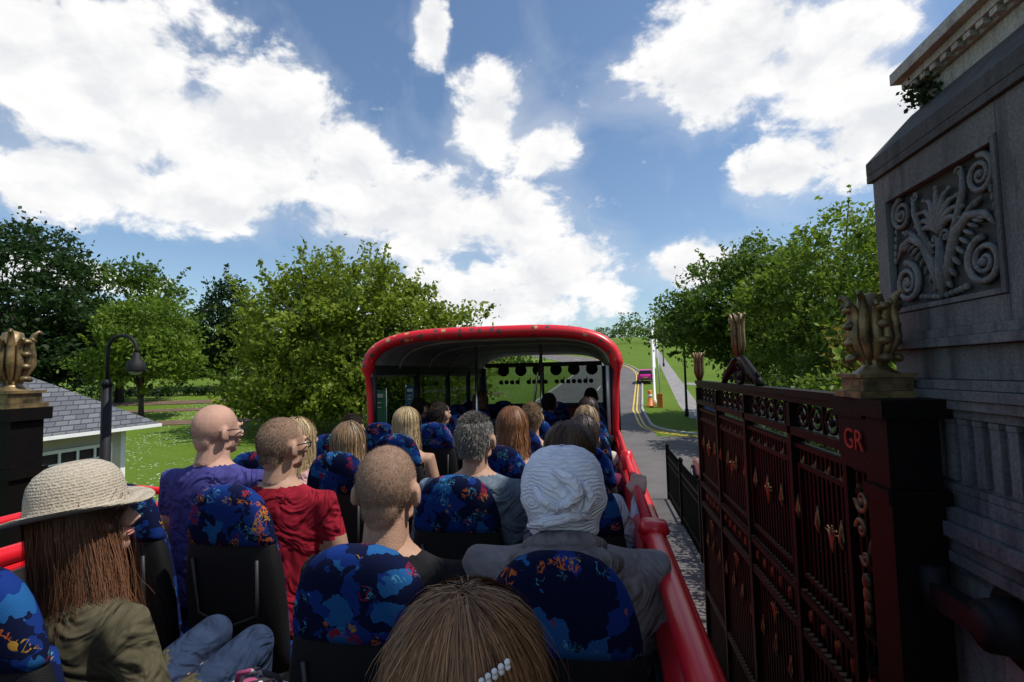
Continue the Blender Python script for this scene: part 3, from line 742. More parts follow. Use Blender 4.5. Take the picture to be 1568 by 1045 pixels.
# ------------------------------------------------------------------ pedestrian fence
e=empty('iron_fence'); b=B()
x=2.0
b.box((x-.02,8.6,1.28),(x+.02,16.5,1.33)); b.box((x-.02,8.6,.2),(x+.02,16.5,.25)); b.box((x-.015,8.6,1.10),(x+.015,16.5,1.13))
for i in range(66):
    y=8.6+i*.12; b.box((x-.012,y,.0),(x+.012,y+.024,1.45)); b.lathe([(.004,.14),(.022,.05),(.008,.0)],(x,y+.012,1.45),6)
for i in range(4): y=8.6+i*2.6; b.box((x-.05,y,.0),(x+.05,y+.1,1.55)); b.ell((x,y+.05,1.62),(.06,.06,.08))
b.obj('railings',[IRON],e)
# ------------------------------------------------------------------ bus
bus=empty('open_top_bus')
XL,XR=-2.22,.165; FZ=2.5; YF=9.6; YC=4.7; YB=-2.2
b=B(); b.box((XL+.04,YB,FZ-.08),(XR-.04,YF-.05,FZ)); b.obj('upper_deck_floor',[GREYD],bus)
b=B()
b.box((XL-.02,YB,.35),(XL+.04,YF,3.28)); b.box((XR-.04,YB,.35),(XR+.02,YF,3.28)); b.box((XL+.042,YB,.35),(XR-.042,YB+.05,3.28)); b.box((XL+.042,YF-.05,.35),(XR-.042,YF,3.30))
b.obj('body_panels',[REDP],bus,.015)
b=B(); b.box((XL+.042,YB+.06,FZ+.002),(XL+.06,YF-.06,3.26)); b.box((XR-.06,YB+.06,FZ+.002),(XR-.042,YF-.06,3.26)); b.obj('inner_lining',[GREYD],bus)
b=B(); b.box((XL-.03,YB+.5,1.25),(XL-.022,YF-.3,2.1)); b.box((XR+.022,YB+.5,1.25),(XR+.03,YF-.3,2.1)); b.box((XL+.15,YF+.002,1.0),(XR-.15,YF+.01,2.2)); b.obj('lower_windows',[LENS],bus)
b=B()
for yy in (0.0,7.0):
    for xx in (XL+.02,XR-.30): b.tube([(xx,yy,.48),(xx+.28,yy,.48)],.48,24)
b.obj('wheels',[RUB],bus)
b=B()
b.tube([(XL+.01,YB,3.31),(XL+.01,YC+.05,3.31)],.035,14); b.tube([(XR-.01,YB,3.30),(XR-.01,YC+.05,3.30)],.042,14)
b.tube([(XL+.01,YB,3.44),(XL+.01,2.15,3.44),(XL+.01,2.32,3.39),(XL+.01,2.4,3.33)],.02,10)
for y in (-1.5,0,1.35,2.9): b.tube([(XL+.01,y,3.3),(XL+.01,y,3.44)],.018,8)
x=XR-.01
b.tube([(x,YB,3.43),(x,1.62,3.43),(x,1.72,3.425),(x,1.80,3.36)],[.030]*4,12)
b.tube([(x,1.80,3.41),(x,4.65,3.41)],.021,12)
b.ell((x,1.74,3.42),(.042,.065,.042)); b.tube([(x,1.70,3.44),(x,1.70,3.475)],[.05,.04],12); b.tube([(x,3.3,3.30),(x,3.3,3.45)],[.028,.035],10)
for y in (.4,2.7,3.9): b.tube([(x,y,3.32),(x,y,3.42)],[.026,.02],8)
b.tube([(x+.08,YB,3.24),(x+.08,4.6,3.24)],.028,10)
b.obj('hand_rails',[REDP],bus)
def arch(t,dz=0,dx=0):
    a=math.pi*(1-t); hw=(XR-XL)/2-dx; cx=(XR+XL)/2
    return (cx+hw*math.copysign(abs(math.cos(a))**.5,math.cos(a)), 3.98+.39*abs(math.sin(a))**.70+dz)
NT=40
b=B(); vs=[];fs=[]
ysr=[YC,6,7.5,9.0,YF]
for j,y in enumerate(ysr):
    for i in range(NT+1): x_,z_=arch(i/NT,-.06*(j/4)**2); vs.append((x_,y,z_))
for j in range(len(ysr)-1):
    for i in range(NT): a=j*(NT+1)+i; fs.append((a,a+1,a+NT+2,a+NT+1))
b.add(vs,fs,0,True); b.obj('canopy_roof',[REDP],bus)
b=B(); vs=[]
for j,y in enumerate(ysr):
    for i in range(NT+1): x_,z_=arch(i/NT,-.06*(j/4)**2-.035,.03); vs.append((x_,y,z_))
b.add(vs,fs,0,True)
for y in (5.4,6.4,7.4,8.5):
    pts=[arch(i/NT,-.055,.04) for i in range(2,NT-1)]; b.tube([(p[0],y,p[1]) for p in pts],.015,6)
b.obj('canopy_lining',[GREYI],bus)
RIM,nt,bb=newmat('rim_print')
tc=nd(nt,'ShaderNodeTexCoord').outputs['Object']
v=nd(nt,'ShaderNodeTexVoronoi'); v.inputs['Scale'].default_value=16; nt.links.new(tc,v.inputs['Vector'])
sx=nd(nt,'ShaderNodeSeparateXYZ'); nt.links.new(tc,sx.inputs[0])
k=mth2(nt,'MULTIPLY',mr(nt,v.outputs['Distance'],.34,.40,1,0),mr(nt,sx.outputs[1],YC-.045,YC-.055,0,1))
k=mth2(nt,'MULTIPLY',k,mr(nt,sx.outputs[2],3.98,4.05,0,1))
sc=nd(nt,'ShaderNodeSeparateColor'); nt.links.new(v.outputs['Color'],sc.inputs[0])
k=mth2(nt,'MULTIPLY',k,mr(nt,sc.outputs[2],.25,.26))
c=mixc(nt,mr(nt,sc.outputs[0],.4,.41),(.45,.30,.12),(.10,.05,.05))
nt.links.new(mixc(nt,k,(.62,.012,.02),c),bb.inputs['Base Color']); bb.inputs['Roughness'].default_value=.35
b=B(); vs=[];fs=[];n=14
pts=[(XL+.03,3.30),(XL+.03,3.5),(XL+.02,3.8)]+[arch(i/NT) for i in range(NT+1)]+[(XR-.02,3.8),(XR-.03,3.5),(XR-.03,3.30)]
for i,p in enumerate(pts):
    side=i<4 or i>len(pts)-5
    q0=Vector(pts[max(0,i-1)]);q1=Vector(pts[min(len(pts)-1,i+1)]); t=(q1-q0).normalized(); nr=Vector((-t.y,t.x))
    rn=.030 if side else .058; rd=.030 if side else .085
    for k_ in range(n):
        a=2*math.pi*k_/n; o=nr*rn*math.cos(a); vs.append((p[0]+o.x,YC+rd*math.sin(a),p[1]+o.y-.03))
for i in range(len(pts)-1):
    for k_ in range(n): k2=(k_+1)%n; fs.append((i*n+k_,i*n+k2,(i+1)*n+k2,(i+1)*n+k_))
b.add(vs,fs,0,True); b.obj('canopy_rim',[RIM],bus)
b=B(); b.tube([(XR-.085,YC,3.3),(XR-.085,YC,4.0)],.016,8); b.obj('edge_trim',[GREYI],bus)
b=B();gl=B()
for xx in (XL+.02,XR-.02):
    for y in (YC+.08,6.0,7.3,8.5,YF-.1): b.tube([(xx,y,3.28),(xx,y,4.02)],.04,8)
    b.box((xx-.03,YC+.08,3.285),(xx+.03,YF-.1,3.36)); b.box((xx-.03,YC+.08,3.96),(xx+.03,YF-.1,4.06))
    gl.box((xx-.004,YC+.1,3.36),(xx+.004,YF-.1,3.96))
for xx in (XL+.05,XR-.05): b.tube([(xx,YF,3.28),(xx,YF-.05,4.05)],.06,10)
b.box((XL+.1,YF-.08,3.30),(XR-.1,YF+.0,3.38)); b.box((XL+.1,YF-.10,4.06),(XR-.1,YF-.02,4.14))
b.tube([((XL+XR)/2,YF-.05,3.38),((XL+XR)/2,YF-.05,4.06)],.022,8)
b.obj('window_frames',[GREYD],bus)
gl.obj('side_glass',[GLT],bus)
b=B(); b.box((XL+.1,YF-.06,3.38),(XR-.1,YF-.05,4.06)); b.obj('windscreen',[GLC],bus)
b=B()
for i in range(6): b.tube([(XL+.45+i*.33,YF-.075,4.0),(XL+.45+i*.33,YF-.065,4.0)],.11,20)
for i in range(17):
    if i in(4,9): continue
    b.tube([(XL+.40+i*.105,YF-.078,3.78),(XL+.40+i*.105,YF-.066,3.78)],.042,10)
    if i%3!=1: b.box((XL+.44+i*.105-.018,YF-.0785,3.74),(XL+.44+i*.105,YF-.0665,3.86 if i%2 else 3.80))
b.obj('windscreen_decals',[BLACK],bus)
b=B()
b.tube([(-.95,7.4,2.5),(-.95,7.4,3.4),(-.88,7.4,3.9),(-.80,7.4,4.28)],.018,8); b.tube([(-.62,5.6,2.5),(-.62,5.6,4.26)],.018,8); b.tube([(-1.35,5.6,2.5),(-1.35,5.6,4.26)],.018,8)
b.obj('grab_poles',[CHROME],bus)
# ------------------------------------------------------------------ seats
def seat(x,y,z=FZ):
    e=empty('bus_seat')
    def Y(h): return y-(h-.45)*.13+.07
    b=B()
    b.loft([(x,Y(h),z+h,w_,t) for h,w_,t in [(.36,.19,.03),(.45,.20,.045),(.62,.20,.048),(.76,.190,.045),(.84,.175,.040),(.90,.158,.03)]],28,0,None,3.0)
    b.box((x-.05,y+.05,z),(x+.05,y+.38,z+.36)); b.box((x-.19,y+.02,z+.30),(x+.19,y+.40,z+.37))
    b.obj('shell',[BLACK],e)
    b=B()
    b.loft([(x,Y(h),z+h,w_,t) for h,w_,t in [(.845,.160,.03),(.85,.174,.047),(.87,.174,.052),(.91,.168,.053),(.955,.156,.052),(.99,.142,.050),(1.02,.122,.046),(1.045,.092,.038),(1.058,.058,.026),(1.063,.02,.012)]],32,0,None,2.6)
    b.loft([(x,Y(h)+.035,z+h,w_,t) for h,w_,t in [(.42,.17,.03),(.5,.18,.042),(.7,.175,.04),(.86,.155,.032)]],24,0,None,3)
    b.loft([(x,y+.24,z+.372,.19,.19),(x,y+.24,z+.39,.20,.20),(x,y+.24,z+.44,.195,.195),(x,y+.24,z+.455,.17,.17)],24,0,None,4)
    b.obj('upholstery',[FAB],e)
    b=B(); b.tube([(x-.13,Y(.80)-.045,z+.80),(x-.12,Y(.6)-.05,z+.6),(x,Y(.56)-.055,z+.55),(x+.12,Y(.6)-.05,z+.6),(x+.13,Y(.80)-.045,z+.80)],.006,6); b.obj('seam',[GREYD],e)
for i in range(9):
    for x in (-.10,-.56): seat(x,.33+.81*i)
for i in range(10):
    for x in (-1.36,-1.83): seat(x,.93-.79+.79*i)
# ------------------------------------------------------------------ people
SK1=M('skin_pink',(.44,.255,.19),.62,var=.14,scale=14,bump=.25,bscale=220,spec=.3)
SK2=M('skin_tan',(.38,.225,.155),.62,var=.14,scale=14,bump=.25,bscale=220,spec=.3)
LIP=M('lips',(.35,.14,.12),.5); EYE=M('eye_white',(.7,.68,.65),.2); IRIS=M('iris',(.03,.025,.02),.15)
def hm(n,d,l): return tintmat(n,d,l,.5,0,.3)
H_BR=hm('hair_brown',(.022,.012,.007),(.12,.062,.032)); H_DK=hm('hair_dark',(.010,.006,.005),(.045,.025,.018)); H_GL=hm('hair_chestnut',(.07,.030,.012),(.46,.24,.11))
H_BL=hm('hair_blond',(.20,.13,.06),(.60,.46,.26)); H_GR=hm('hair_grey',(.05,.047,.043),(.34,.32,.30)); H_LB=hm('hair_light_brown',(.07,.04,.02),(.36,.24,.13))
H_BZ=hm('hair_buzz',(.10,.065,.042),(.22,.145,.095)); H_RD=hm('hair_copper',(.09,.035,.014),(.32,.14,.06)); H_AU=hm('hair_auburn',(.030,.014,.008),(.22,.10,.05))
HB={}
for k_,mt,c,v_ in (('br',H_BR,(.035,.018,.01),.35),('dk',H_DK,(.012,.008,.006),.35),('bl',H_BL,(.28,.18,.08),.35),('gr',H_GR,(.09,.085,.08),.35),('bz',H_BZ,(.235,.15,.105),.10),('rd',H_RD,(.13,.055,.02),.35),('au',H_AU,(.05,.024,.012),.35),('gl',H_GL,(.10,.045,.020),.35),('lb',H_LB,(.13,.08,.04),.35),('bald',H_GR,(.50,.30,.22),.1)):
    HB[k_]=(mt,M('scalp_'+k_,c,.8,var=v_,scale=60,bump=.2,bscale=300,spec=.2))
def hand(b,wr,dr,up,side):
    wr=Vector(wr);dr=Vector(dr).normalized();up=Vector(up);up=(up-dr*up.dot(dr)).normalized();lat=dr.cross(up).normalized()*side
    for k in range(4):
        l=(k-1.5)*.019; L=(.070,.078,.072,.056)[k]
        base=wr+dr*.085+lat*l
        b.tube([wr+dr*.01+lat*l*.6,base],[.017,.0125],8)
        b.tube([base-dr*.01,base+dr*L*.45+up*.002,base+dr*L*.75-up*.016,base+dr*L*.9-up*.036],[.0105,.0095,.009,.0075],8)
    tb=wr+dr*.03-lat*.03
    b.tube([wr+dr*.012-lat*.01,tb,tb+dr*.03-lat*.018-up*.008,tb+dr*.052-lat*.016-up*.02],[.016,.014,.011,.009],8)
    b.tube([wr-dr*.05,wr,wr+dr*.03],[.024,.022,.02],10)
def segd(p,a,b_):
    ab=b_-a; t=max(0,min(1,(p-a).dot(ab)/ab.dot(ab))); return (p-(a+ab*t)).length,t
def person(name,X,Y,zt,hairk='br',style='short',shirt=None,trous=None,skin=SK1,yaw=0,hyaw=0,tilt=0,hl=.30,sleeve='long',sc=1.0,wide=1.0,
           arms=None,glasses=False,knee=0,neckr=.052,hi=True,nstr=1500,hwid=1.0,mess=1.0,hunch=0):
    e=empty(name)
    T=Matrix.Translation((X,Y,zt-.87*sc))@Matrix.Rotation(R(yaw),4,'Z')@Matrix.Scale(sc,4)
    b=B(); W=wide; hu=hunch
    b.loft([(0,.01,-.0,.155*W,.12),(0,.0,.05,.175*W,.13),(0,-.01,.14,.165*W,.12),(0,-.01,.25+hu*.4,.155*W,.11),(0,-.0,.36+hu*.8,.168*W,.118),(0,0,.45+hu,.182*W,.115),(0,-.01,.51+hu,.178*W,.098),(0,-.015,.55+hu,.145*W,.08),(0,-.012,.585+hu*.8,.088,.064),(0,-.01,.61+hu*.6,.06,.055)],24)
    b.tube([(0,-.02,.54),(0,-.005,.62),(0,.008,.68)],[neckr*1.15,neckr,neckr],14)
    if arms is None: arms=[((-.225*W,.03,.27),(-.13,.27,.17)),((.225*W,.03,.27),(.13,.27,.17))]
    shj=[Vector((-.165*W,-.005,.515+hu)),Vector((.165*W,-.005,.515+hu))]
    AR=[];LG=[]
    for s,(el,ha) in enumerate(arms):
        el=Vector(el);ha=Vector(ha)
        b.tube([shj[s]*.6+Vector((0,0,.5+hu))*.4,shj[s],shj[s].lerp(el,.5),el],[.05,.062,.052,.042],14); b.ell(el,(.043,.043,.043))
        b.tube([el,el.lerp(ha,.35),ha],[.042,.042,.029],12); AR.append((shj[s],el,ha))
    for s in (-1,1):
        kn=Vector((s*.10,.44,.09+knee)); an=Vector((s*.10,.40,-.37)); LG.append((Vector((s*.08,.02,.07)),kn,an))
        b.tube([(s*.08,.02,.07),(s*.095,.22,.085+knee*.5),kn],[.095,.083,.062],14); b.ell(kn,(.062,.062,.062))
        b.tube([kn,kn.lerp(an,.35),an],[.06,.057,.038],12); b.tube([an+Vector((0,-.04,-.03)),an+Vector((0,.1,-.045)),an+Vector((0,.18,-.055))],[.04,.04,.025],10)
    o=remesh(b,'body',.014 if hi else .02,5,e); me=o.data
    for m in (shirt,trous,skin): me.materials.append(m)
    mi=[]
    for p in me.polygons:
        c=p.center; k_=0
        if c.z>.578+hu and abs(c.x)<.10 : k_=2
        elif c.z<.03: k_=1
        elif c.y>.12 and c.z<.36:
            dl=min(min(segd(c,h_,kn)[0]-.07,segd(c,kn,an)[0]-.05) for (h_,kn,an) in LG)
            da=min(segd(c,el,ha)[0] for (a,el,ha) in AR)-.038
            if dl<da: k_=1
        if k_==0:
            for (a,el,ha) in AR:
                d2,t2=segd(c,el,ha); d1,t1=segd(c,a,el)
                if d2<.052 and d2<d1+.005: k_=2 if sleeve!='long' else 0
                elif d1<.066 and c.x*(a.x)>0 and abs(c.x)>.16*W and sleeve!='long':
                    if sleeve=='none' or t1>.55: k_=2
            if sleeve=='none' and c.z>.50 and abs(c.x)>.05 and k_==0: k_=2
        mi.append(k_)
    me.polygons.foreach_set('material_index',mi)
    o.matrix_world=T
    b=B()
    for s,(a,el,ha) in enumerate(AR):
        d=(ha-el).normalized(); sd_=-1 if s==0 else 1
        hand(b,ha,(d+Vector((0,.2,-.1))),Vector((0,.1,1)),sd_)
    o=remesh(b,'hands',.0055,2,e); o.data.materials.append(skin); o.matrix_world=T
    TH=T@Matrix.Translation((0,.0,.66))@Matrix.Rotation(R(hyaw),4,'Z')@Matrix.Rotation(R(tilt),4,'X')@Matrix.Translation((0,0,-.66))
    b=B()
    b.ell((0,-.008,.775),(.077,.096,.095),0,None,24,16)
    b.ell((0,.02,.745),(.069,.078,.075),0,None,20,14); b.ell((0,.035,.71),(.056,.062,.062),0,None,20,14)
    b.ell((0,.072,.672),(.028,.026,.022)); b.tube([(-.05,.02,.695),(0,.068,.668),(.05,.02,.695)],[.02,.022,.02],10)
    b.ell((0,.088,.775),(.05,.018,.012)); b.tube([(0,.098,.768),(0,.113,.745),(0,.122,.728)],[.008,.011,.014],10); b.ell((0,.095,.700),(.024,.012,.012))
    for s in (-1,1):
        b.ell((s*.012,.108,.725),(.009,.01,.008)); b.ell((s*.045,.065,.735),(.022,.022,.022))
        rt=Matrix.Rotation(R(s*22),3,'Z')@Matrix.Rotation(R(-12),3,'X')
        b.ell((s*.084,-.008,.742),(.010,.020,.032),0,None,14,10,rt); b.ell((s*.077,.002,.722),(.010,.011,.016)); b.ell((s*.074,.004,.742),(.012,.010,.02))
    b.tube([(0,-.022,.60),(0,-.012,.66),(0,.0,.72)],[neckr*1.03,neckr,neckr*1.0],14); b.ell((0,-.055,.715),(.05,.035,.055))
    o=remesh(b,'head',.0058 if hi else .009,2,e); me=o.data
    me.materials.append(skin); me.materials.append(HB[hairk][1])
    def scalp(c):
        if abs(c.x)>.074 and .69<c.z<.785 and -.04<c.y<.03: return False
        front=.065 if c.z>.83 else .03
        lowz=(.690+.006*math.sin(c.x*90)) if c.y<-.03 else (.752 if c.y<.012 else .79)
        if style=='bald': return False
        return (c.z>lowz and c.y<front) or (c.z>.835 and c.y<.072)
    ids=[1 if scalp(p.center) else 0 for p in me.polygons]; me.polygons.foreach_set('material_index',ids)
    sp=[(p.center.copy(),p.normal.copy()) for p,i in zip(me.polygons,ids) if i]
    o.matrix_world=TH
    if hi:
        b=B()
        for s in (-1,1): b.ell((s*.031,.083,.752),(.014,.012,.011),0,None,12,8)
        o=b.obj('eyes',[EYE],e); o.matrix_world=TH
        b=B()
        for s in (-1,1): b.ell((s*.031,.0925,.752),(.006,.004,.006),0,None,10,8)
        o=b.obj('irises',[IRIS],e); o.matrix_world=TH
        b=B(); b.ell((0,.103,.705),(.022,.006,.004)); b.ell((0,.102,.697),(.019,.007,.005)); o=b.obj('lips',[LIP],e); o.matrix_world=TH
        b=B()
        for s in (-1,1): b.tube([(s*.016,.099,.778),(s*.033,.099,.784),(s*.05,.088,.778)],[.003,.004,.002],6)
        o=b.obj('eyebrows',[HB[hairk][1]],e); o.matrix_world=TH
    if glasses:
        b=B()
        for s in (-1,1):
            b.tube([(s*.034+.024*math.cos(k*math.pi/8),.108-.2*abs(.024*math.cos(k*math.pi/8)+.034),.752+.018*math.sin(k*math.pi/8)) for k in range(17)],.0025,6)
            b.tube([(s*.060,.10,.757),(s*.082,.05,.760),(s*.088,-.005,.758),(s*.086,-.025,.74)],.0028,6)
        b.tube([(-.01,.106,.756),(.01,.106,.756)],.002,6)
        o=b.obj('glasses',[BLACK],e); o.matrix_world=TH
    if style in('short','crop','buzz','bald'):
        if style=='bald':
            sp=[(p.center.copy(),p.normal.copy()) for p in me.polygons if .70<p.center.z<.765 and p.center.y<-.0 and not(abs(p.center.x)>.074)]
        n={'short':9000,'crop':13000,'buzz':14000,'bald':3000}[style]; L={'short':.024,'crop':.008,'buzz':.0030,'bald':.0022}[style]
        if not hi: n//=3
        ii=rng.integers(0,len(sp),n); C=np.array([sp[i][0] for i in ii]); Nn=np.array([sp[i][1] for i in ii])
        C=C+rng.normal(0,.002,(n,3)); f_=style in('short','crop')
        C-=Nn*.001
        d=Nn*(.30 if f_ else .9)+np.array([0,-.45,-.55])*(1 if f_ else .3)+rng.normal(0,.15,(n,3))
        if f_: d[:,2]+=np.where(C[:,2]>.83,.45,0)
        u=np.cross(d,rng.normal(size=(n,3))); u/=np.linalg.norm(u,axis=1)[:,None]; wd=.0012 if style=='short' else (.0008 if f_ else .0006)
        l=L*rng.uniform(.6,1.2,n)[:,None]
        V=np.stack([C-u*wd,C+u*wd,C+d*l],1)
        o=quads('hair',V,rng.random(n),[HB[hairk][0]],e,3); o.matrix_world=TH
    if style=='long':
        n=nstr if hi else 600; cz=.772; K=16
        big=mess>1.5; NCL=420 if big else 60
        th0=np.arccos(rng.uniform(math.cos(1.5),1,n)); ph=rng.uniform(-math.pi,math.pi,n)
        V=np.zeros((n,K,3)); clump=rng.integers(0,NCL,n); cr=rng.normal(0,1,(NCL,3)); cr2=rng.normal(0,1,(NCL,3))
        if big:   # strands of one lock start close together
            cph=rng.uniform(-math.pi,math.pi,NCL); cth=np.arccos(rng.uniform(math.cos(1.5),1,NCL))
            ph=cph[clump]+rng.normal(0,.09,n)/np.maximum(.3,np.sin(cth[clump])); th0=np.clip(cth[clump]+rng.normal(0,.08,n),.01,1.55)
        ln=hl*(rng.uniform(.75,1.08,n)); rl=rng.random(n)
        for j in range(K):
            s=j/(K-1)
            tt=np.minimum(th0+s*3.2,1.75)
            lim=2.0; phs=np.sign(ph)*np.minimum(np.abs(ph),np.where(np.abs(ph)>lim,np.maximum(lim,np.abs(ph)-(tt-th0)*1.3),9))
            phs=phs+cr2[clump,0]*(.22 if big else .12*mess)*s
            lay=1.0+(rl*.05+.04*np.abs(cr2[clump,1])*np.sin(s*3.1) if big else (clump%7)*.012*mess)
            px_=.086*hwid*lay*np.sin(tt)*np.sin(phs); py_=-.106*lay*np.sin(tt)*np.cos(phs)-.006; pz_=.104*lay*np.cos(tt)
            over=np.maximum(0,th0+s*3.2-1.75)
            mx_=np.maximum(1e-3,3.2+th0-1.75); fr=over/mx_
            drop=fr**1.05*ln
            px_=px_*(1-.10*fr)+ .006*np.sin(fr*9+clump)*fr*1.5+cr[clump,0]*.012*fr
            py_=py_*(1-.05*fr)+ .006*np.cos(fr*8+clump*2)*fr+cr[clump,1]*.012*fr
            V[:,j]=np.stack([px_,py_,cz+pz_-drop],1)
        V+=rng.normal(0,.003,(n,1,3))+np.cumsum(rng.normal(0,.0009,(n,K,3)),axis=1)
        if big:
            fly=rng.random(n)<.05; V[fly]+=np.cumsum(np.cumsum(rng.normal(0,.0009,(fly.sum(),K,3)),axis=1),axis=1)+np.linspace(0,1,K)[None,:,None]*rng.normal(0,.02,(fly.sum(),1,3))
        out=V-np.array([0,0,cz]); out[:,:,2]*=.2; tan=np.gradient(V,axis=1)
        wv=np.cross(tan,out)+rng.normal(0,.00002,(n,1,3)); wv/=np.linalg.norm(wv,axis=2)[:,:,None]+1e-9
        tw=(.0022 if not big else .0007)*np.linspace(1,.4,K)[None,:,None]*(1 if hi else 2)
        A=V-wv*tw; Bq=V+wv*tw
        Q=np.stack([A[:,:-1],Bq[:,:-1],Bq[:,1:],A[:,1:]],2).reshape(-1,4,3)
        tint=np.clip(.2+.45*rng.random(NCL)[clump]+rng.normal(0,.2,n),0,1); tint=np.repeat(tint,K-1)+np.tile(np.linspace(-.05,.25,K-1),n)
        o=quads('hair',Q,np.clip(tint,0,1),[HB[hairk][0]],e); o.matrix_world=TH
        b=B(); b.ell((0,-.012,.772),(.081*hwid,.100,.098),0,None,24,16)
        b.loft([(0,-.035,.772,.078*hwid,.073),(0,-.045,.70,.074*hwid,.060),(0,-.05,.772-hl*.55,.062*hwid,.04),(0,-.055,.772-hl*.80,.04*hwid,.02)],20,0)
        b.v=[(v_[0],min(v_[1],.045 if v_[2]>.80 else .012),v_[2]) for v_ in b.v]
        o=b.obj('hair_mass',[HB[hairk][1]],e); o.matrix_world=TH
    return e,TH
C_PUR=cloth('shirt_purple',(.055,.052,.20)); C_RED=cloth('shirt_red',(.23,.010,.022)); C_BLK=cloth('shirt_black',(.012,.012,.014))
C_GRY=cloth('jacket_grey',(.19,.175,.18)); C_OLV=cloth('jacket_olive',(.075,.066,.040)); C_JEA=cloth('jeans',(.022,.036,.075)); C_BLU=cloth('shirt_bluegrey',(.12,.155,.20))
C_WHT=cloth('blouse_white',(.50,.50,.58)); C_PNK=cloth('top_pink',(.5,.30,.30)); C_DRK=cloth('trousers_dark',(.02,.022,.03)); C_MAR=cloth('top_maroon',(.12,.02,.05)); C_CRM=cloth('top_cream',(.5,.45,.38))
person('bald_man',-1.70,2.06,3.84,'bald','bald',C_PUR,C_DRK,SK1,0,-22,-2,sleeve='short',glasses=True,neckr=.060,wide=1.2,hunch=.03)
person('man_in_red_shirt',-1.30,1.95,3.79,'bz','crop',C_RED,C_JEA,SK2,0,-18,glasses=True,sleeve='short',wide=1.12,neckr=.056,hunch=.02)
person('man_with_cropped_hair',-.565,1.31,3.765,'bz','buzz',C_BLK,C_DRK,SK2,0,2,-2,sleeve='short',wide=1.12,neckr=.057,sc=1.0,hunch=.02)
e_h,TH_hat=person('woman_in_hat',-1.36,1.19,3.70,'au','long',C_OLV,C_JEA,SK1,-14,-50,7,hl=.36,knee=.15,nstr=9000,mess=1.6,arms=[((-.23,.0,.28),(-.10,.26,.22)),((.25,.04,.28),(.05,.24,.20))])
e_c,TH_cap=person('person_in_white_cap',-.10,1.34,3.74,'br','crop',C_GRY,C_JEA,SK1,4,0,-4,wide=1.28,hunch=.075,arms=[((-.33,.03,.36),(-.26,.24,.36)),((.25,.06,.30),(.13,.28,.22))])
person('grey_haired_man',-.53,2.16,3.79,'gr','short',C_BLU,C_DRK,SK2,0,-4,0,glasses=True,wide=1.22,hunch=.03)
person('brown_haired_woman',-.13,2.16,3.735,'br','long',C_WHT,C_JEA,SK1,-4,8,0,hl=.22,hwid=1.15,nstr=2400,hunch=.03,arms=[((-.22,.03,.27),(-.13,.27,.17)),((.26,.02,.32),(.27,.25,.53))])
person('blonde_woman',-1.36,3.50,3.72,'bl','long',C_BLK,C_JEA,SK2,0,-4,0,hl=.24,sleeve='none',wide=.92)
person('light_brown_haired_woman',-1.40,2.72,3.69,'lb','long',C_BLK,C_JEA,SK1,0,5,0,hl=.26,sleeve='short',wide=.92)
person('blonde_woman',-1.76,2.80,3.71,'bl','long',C_PNK,C_JEA,SK1,0,-25,0,hl=.26,sleeve='short',wide=.92)
person('red_haired_woman',-.50,2.95,3.75,'rd','long',C_WHT,C_JEA,SK1,0,-5,0,hl=.18,sleeve='none',wide=.92)
e_g,TH_g=person('girl',-.175,.66,3.675,'gl','long',C_MAR,C_JEA,SK1,0,0,8,hl=.26,nstr=26000,hwid=1.08,sc=.97,mess=2.8)
person('passenger',-.10,2.95,3.70,'dk','long',C_MAR,C_JEA,SK1,0,0,0,hl=.22,hi=False)
person('passenger',-1.83,3.62,3.68,'dk','short',C_BLK,C_DRK,SK2,0,0,0,hi=False)
person('passenger',-.50,3.76,3.74,'lb','short',C_CRM,C_DRK,SK2,0,20,0,hi=False)
person('passenger',-.10,4.55,3.72,'dk','long',C_BLK,C_DRK,SK2,0,0,0,hl=.2,hi=False)
person('passenger',-1.38,4.35,3.72,'dk','short',C_BLK,C_DRK,SK2,0,-20,0,hi=False)
person('passenger',-.52,5.35,3.74,'dk','short',C_BLK,C_DRK,SK2,0,0,0,hi=False)
person('passenger',-1.38,5.9,3.74,'au','long',C_BLU,C_DRK,SK2,0,10,0,hl=.2,hi=False)
person('passenger',-1.84,5.1,3.72,'dk','short',C_CRM,C_DRK,SK2,0,-15,0,hi=False)
person('passenger',-.10,6.2,3.76,'dk','short',C_BLK,C_DRK,SK2,0,0,0,hi=False)
person('passenger',-.10,3.75,3.70,'lb','long',C_CRM,C_DRK,SK2,0,0,0,hl=.2,hi=False)
# hat
def knit(name,col,sc_,col2):
    m,nt,bb=newmat(name); tc=nd(nt,'ShaderNodeTexCoord').outputs['Object']
    wv=nd(nt,'ShaderNodeTexWave',wave_type='BANDS',bands_direction='Z'); wv.inputs['Scale'].default_value=sc_; wv.inputs['Distortion'].default_value=.6; wv.inputs['Detail Scale'].default_value=3
    nt.links.new(tc,wv.inputs['Vector'])
    v=nd(nt,'ShaderNodeTexVoronoi'); v.inputs['Scale'].default_value=190; nt.links.new(tc,v.inputs['Vector'])
    h=mth2(nt,'ADD',mth2(nt,'MULTIPLY',wv.outputs['Fac'],.5),mth2(nt,'MULTIPLY',v.outputs['Distance'],1.1))
    nt.links.new(mixc(nt,mr(nt,h,.2,1.1),col2,col),bb.inputs['Base Color']); bb.inputs['Roughness'].default_value=.9
    bp=nd(nt,'ShaderNodeBump'); bp.inputs['Strength'].default_value=.6; bp.inputs['Distance'].default_value=.003
    nt.links.new(h,bp.inputs['Height']); nt.links.new(bp.outputs[0],bb.inputs['Normal']); return m
HATM=knit('straw_hat',(.42,.37,.29),42,(.24,.20,.15))
b=B()
def wob(r,z,a):
    br=max(0,(r-.11)/.06); return r*(1+.04*math.cos(2*a+.5)*br),z+br*(.016*math.cos(2*a)+.008*math.sin(a+1))
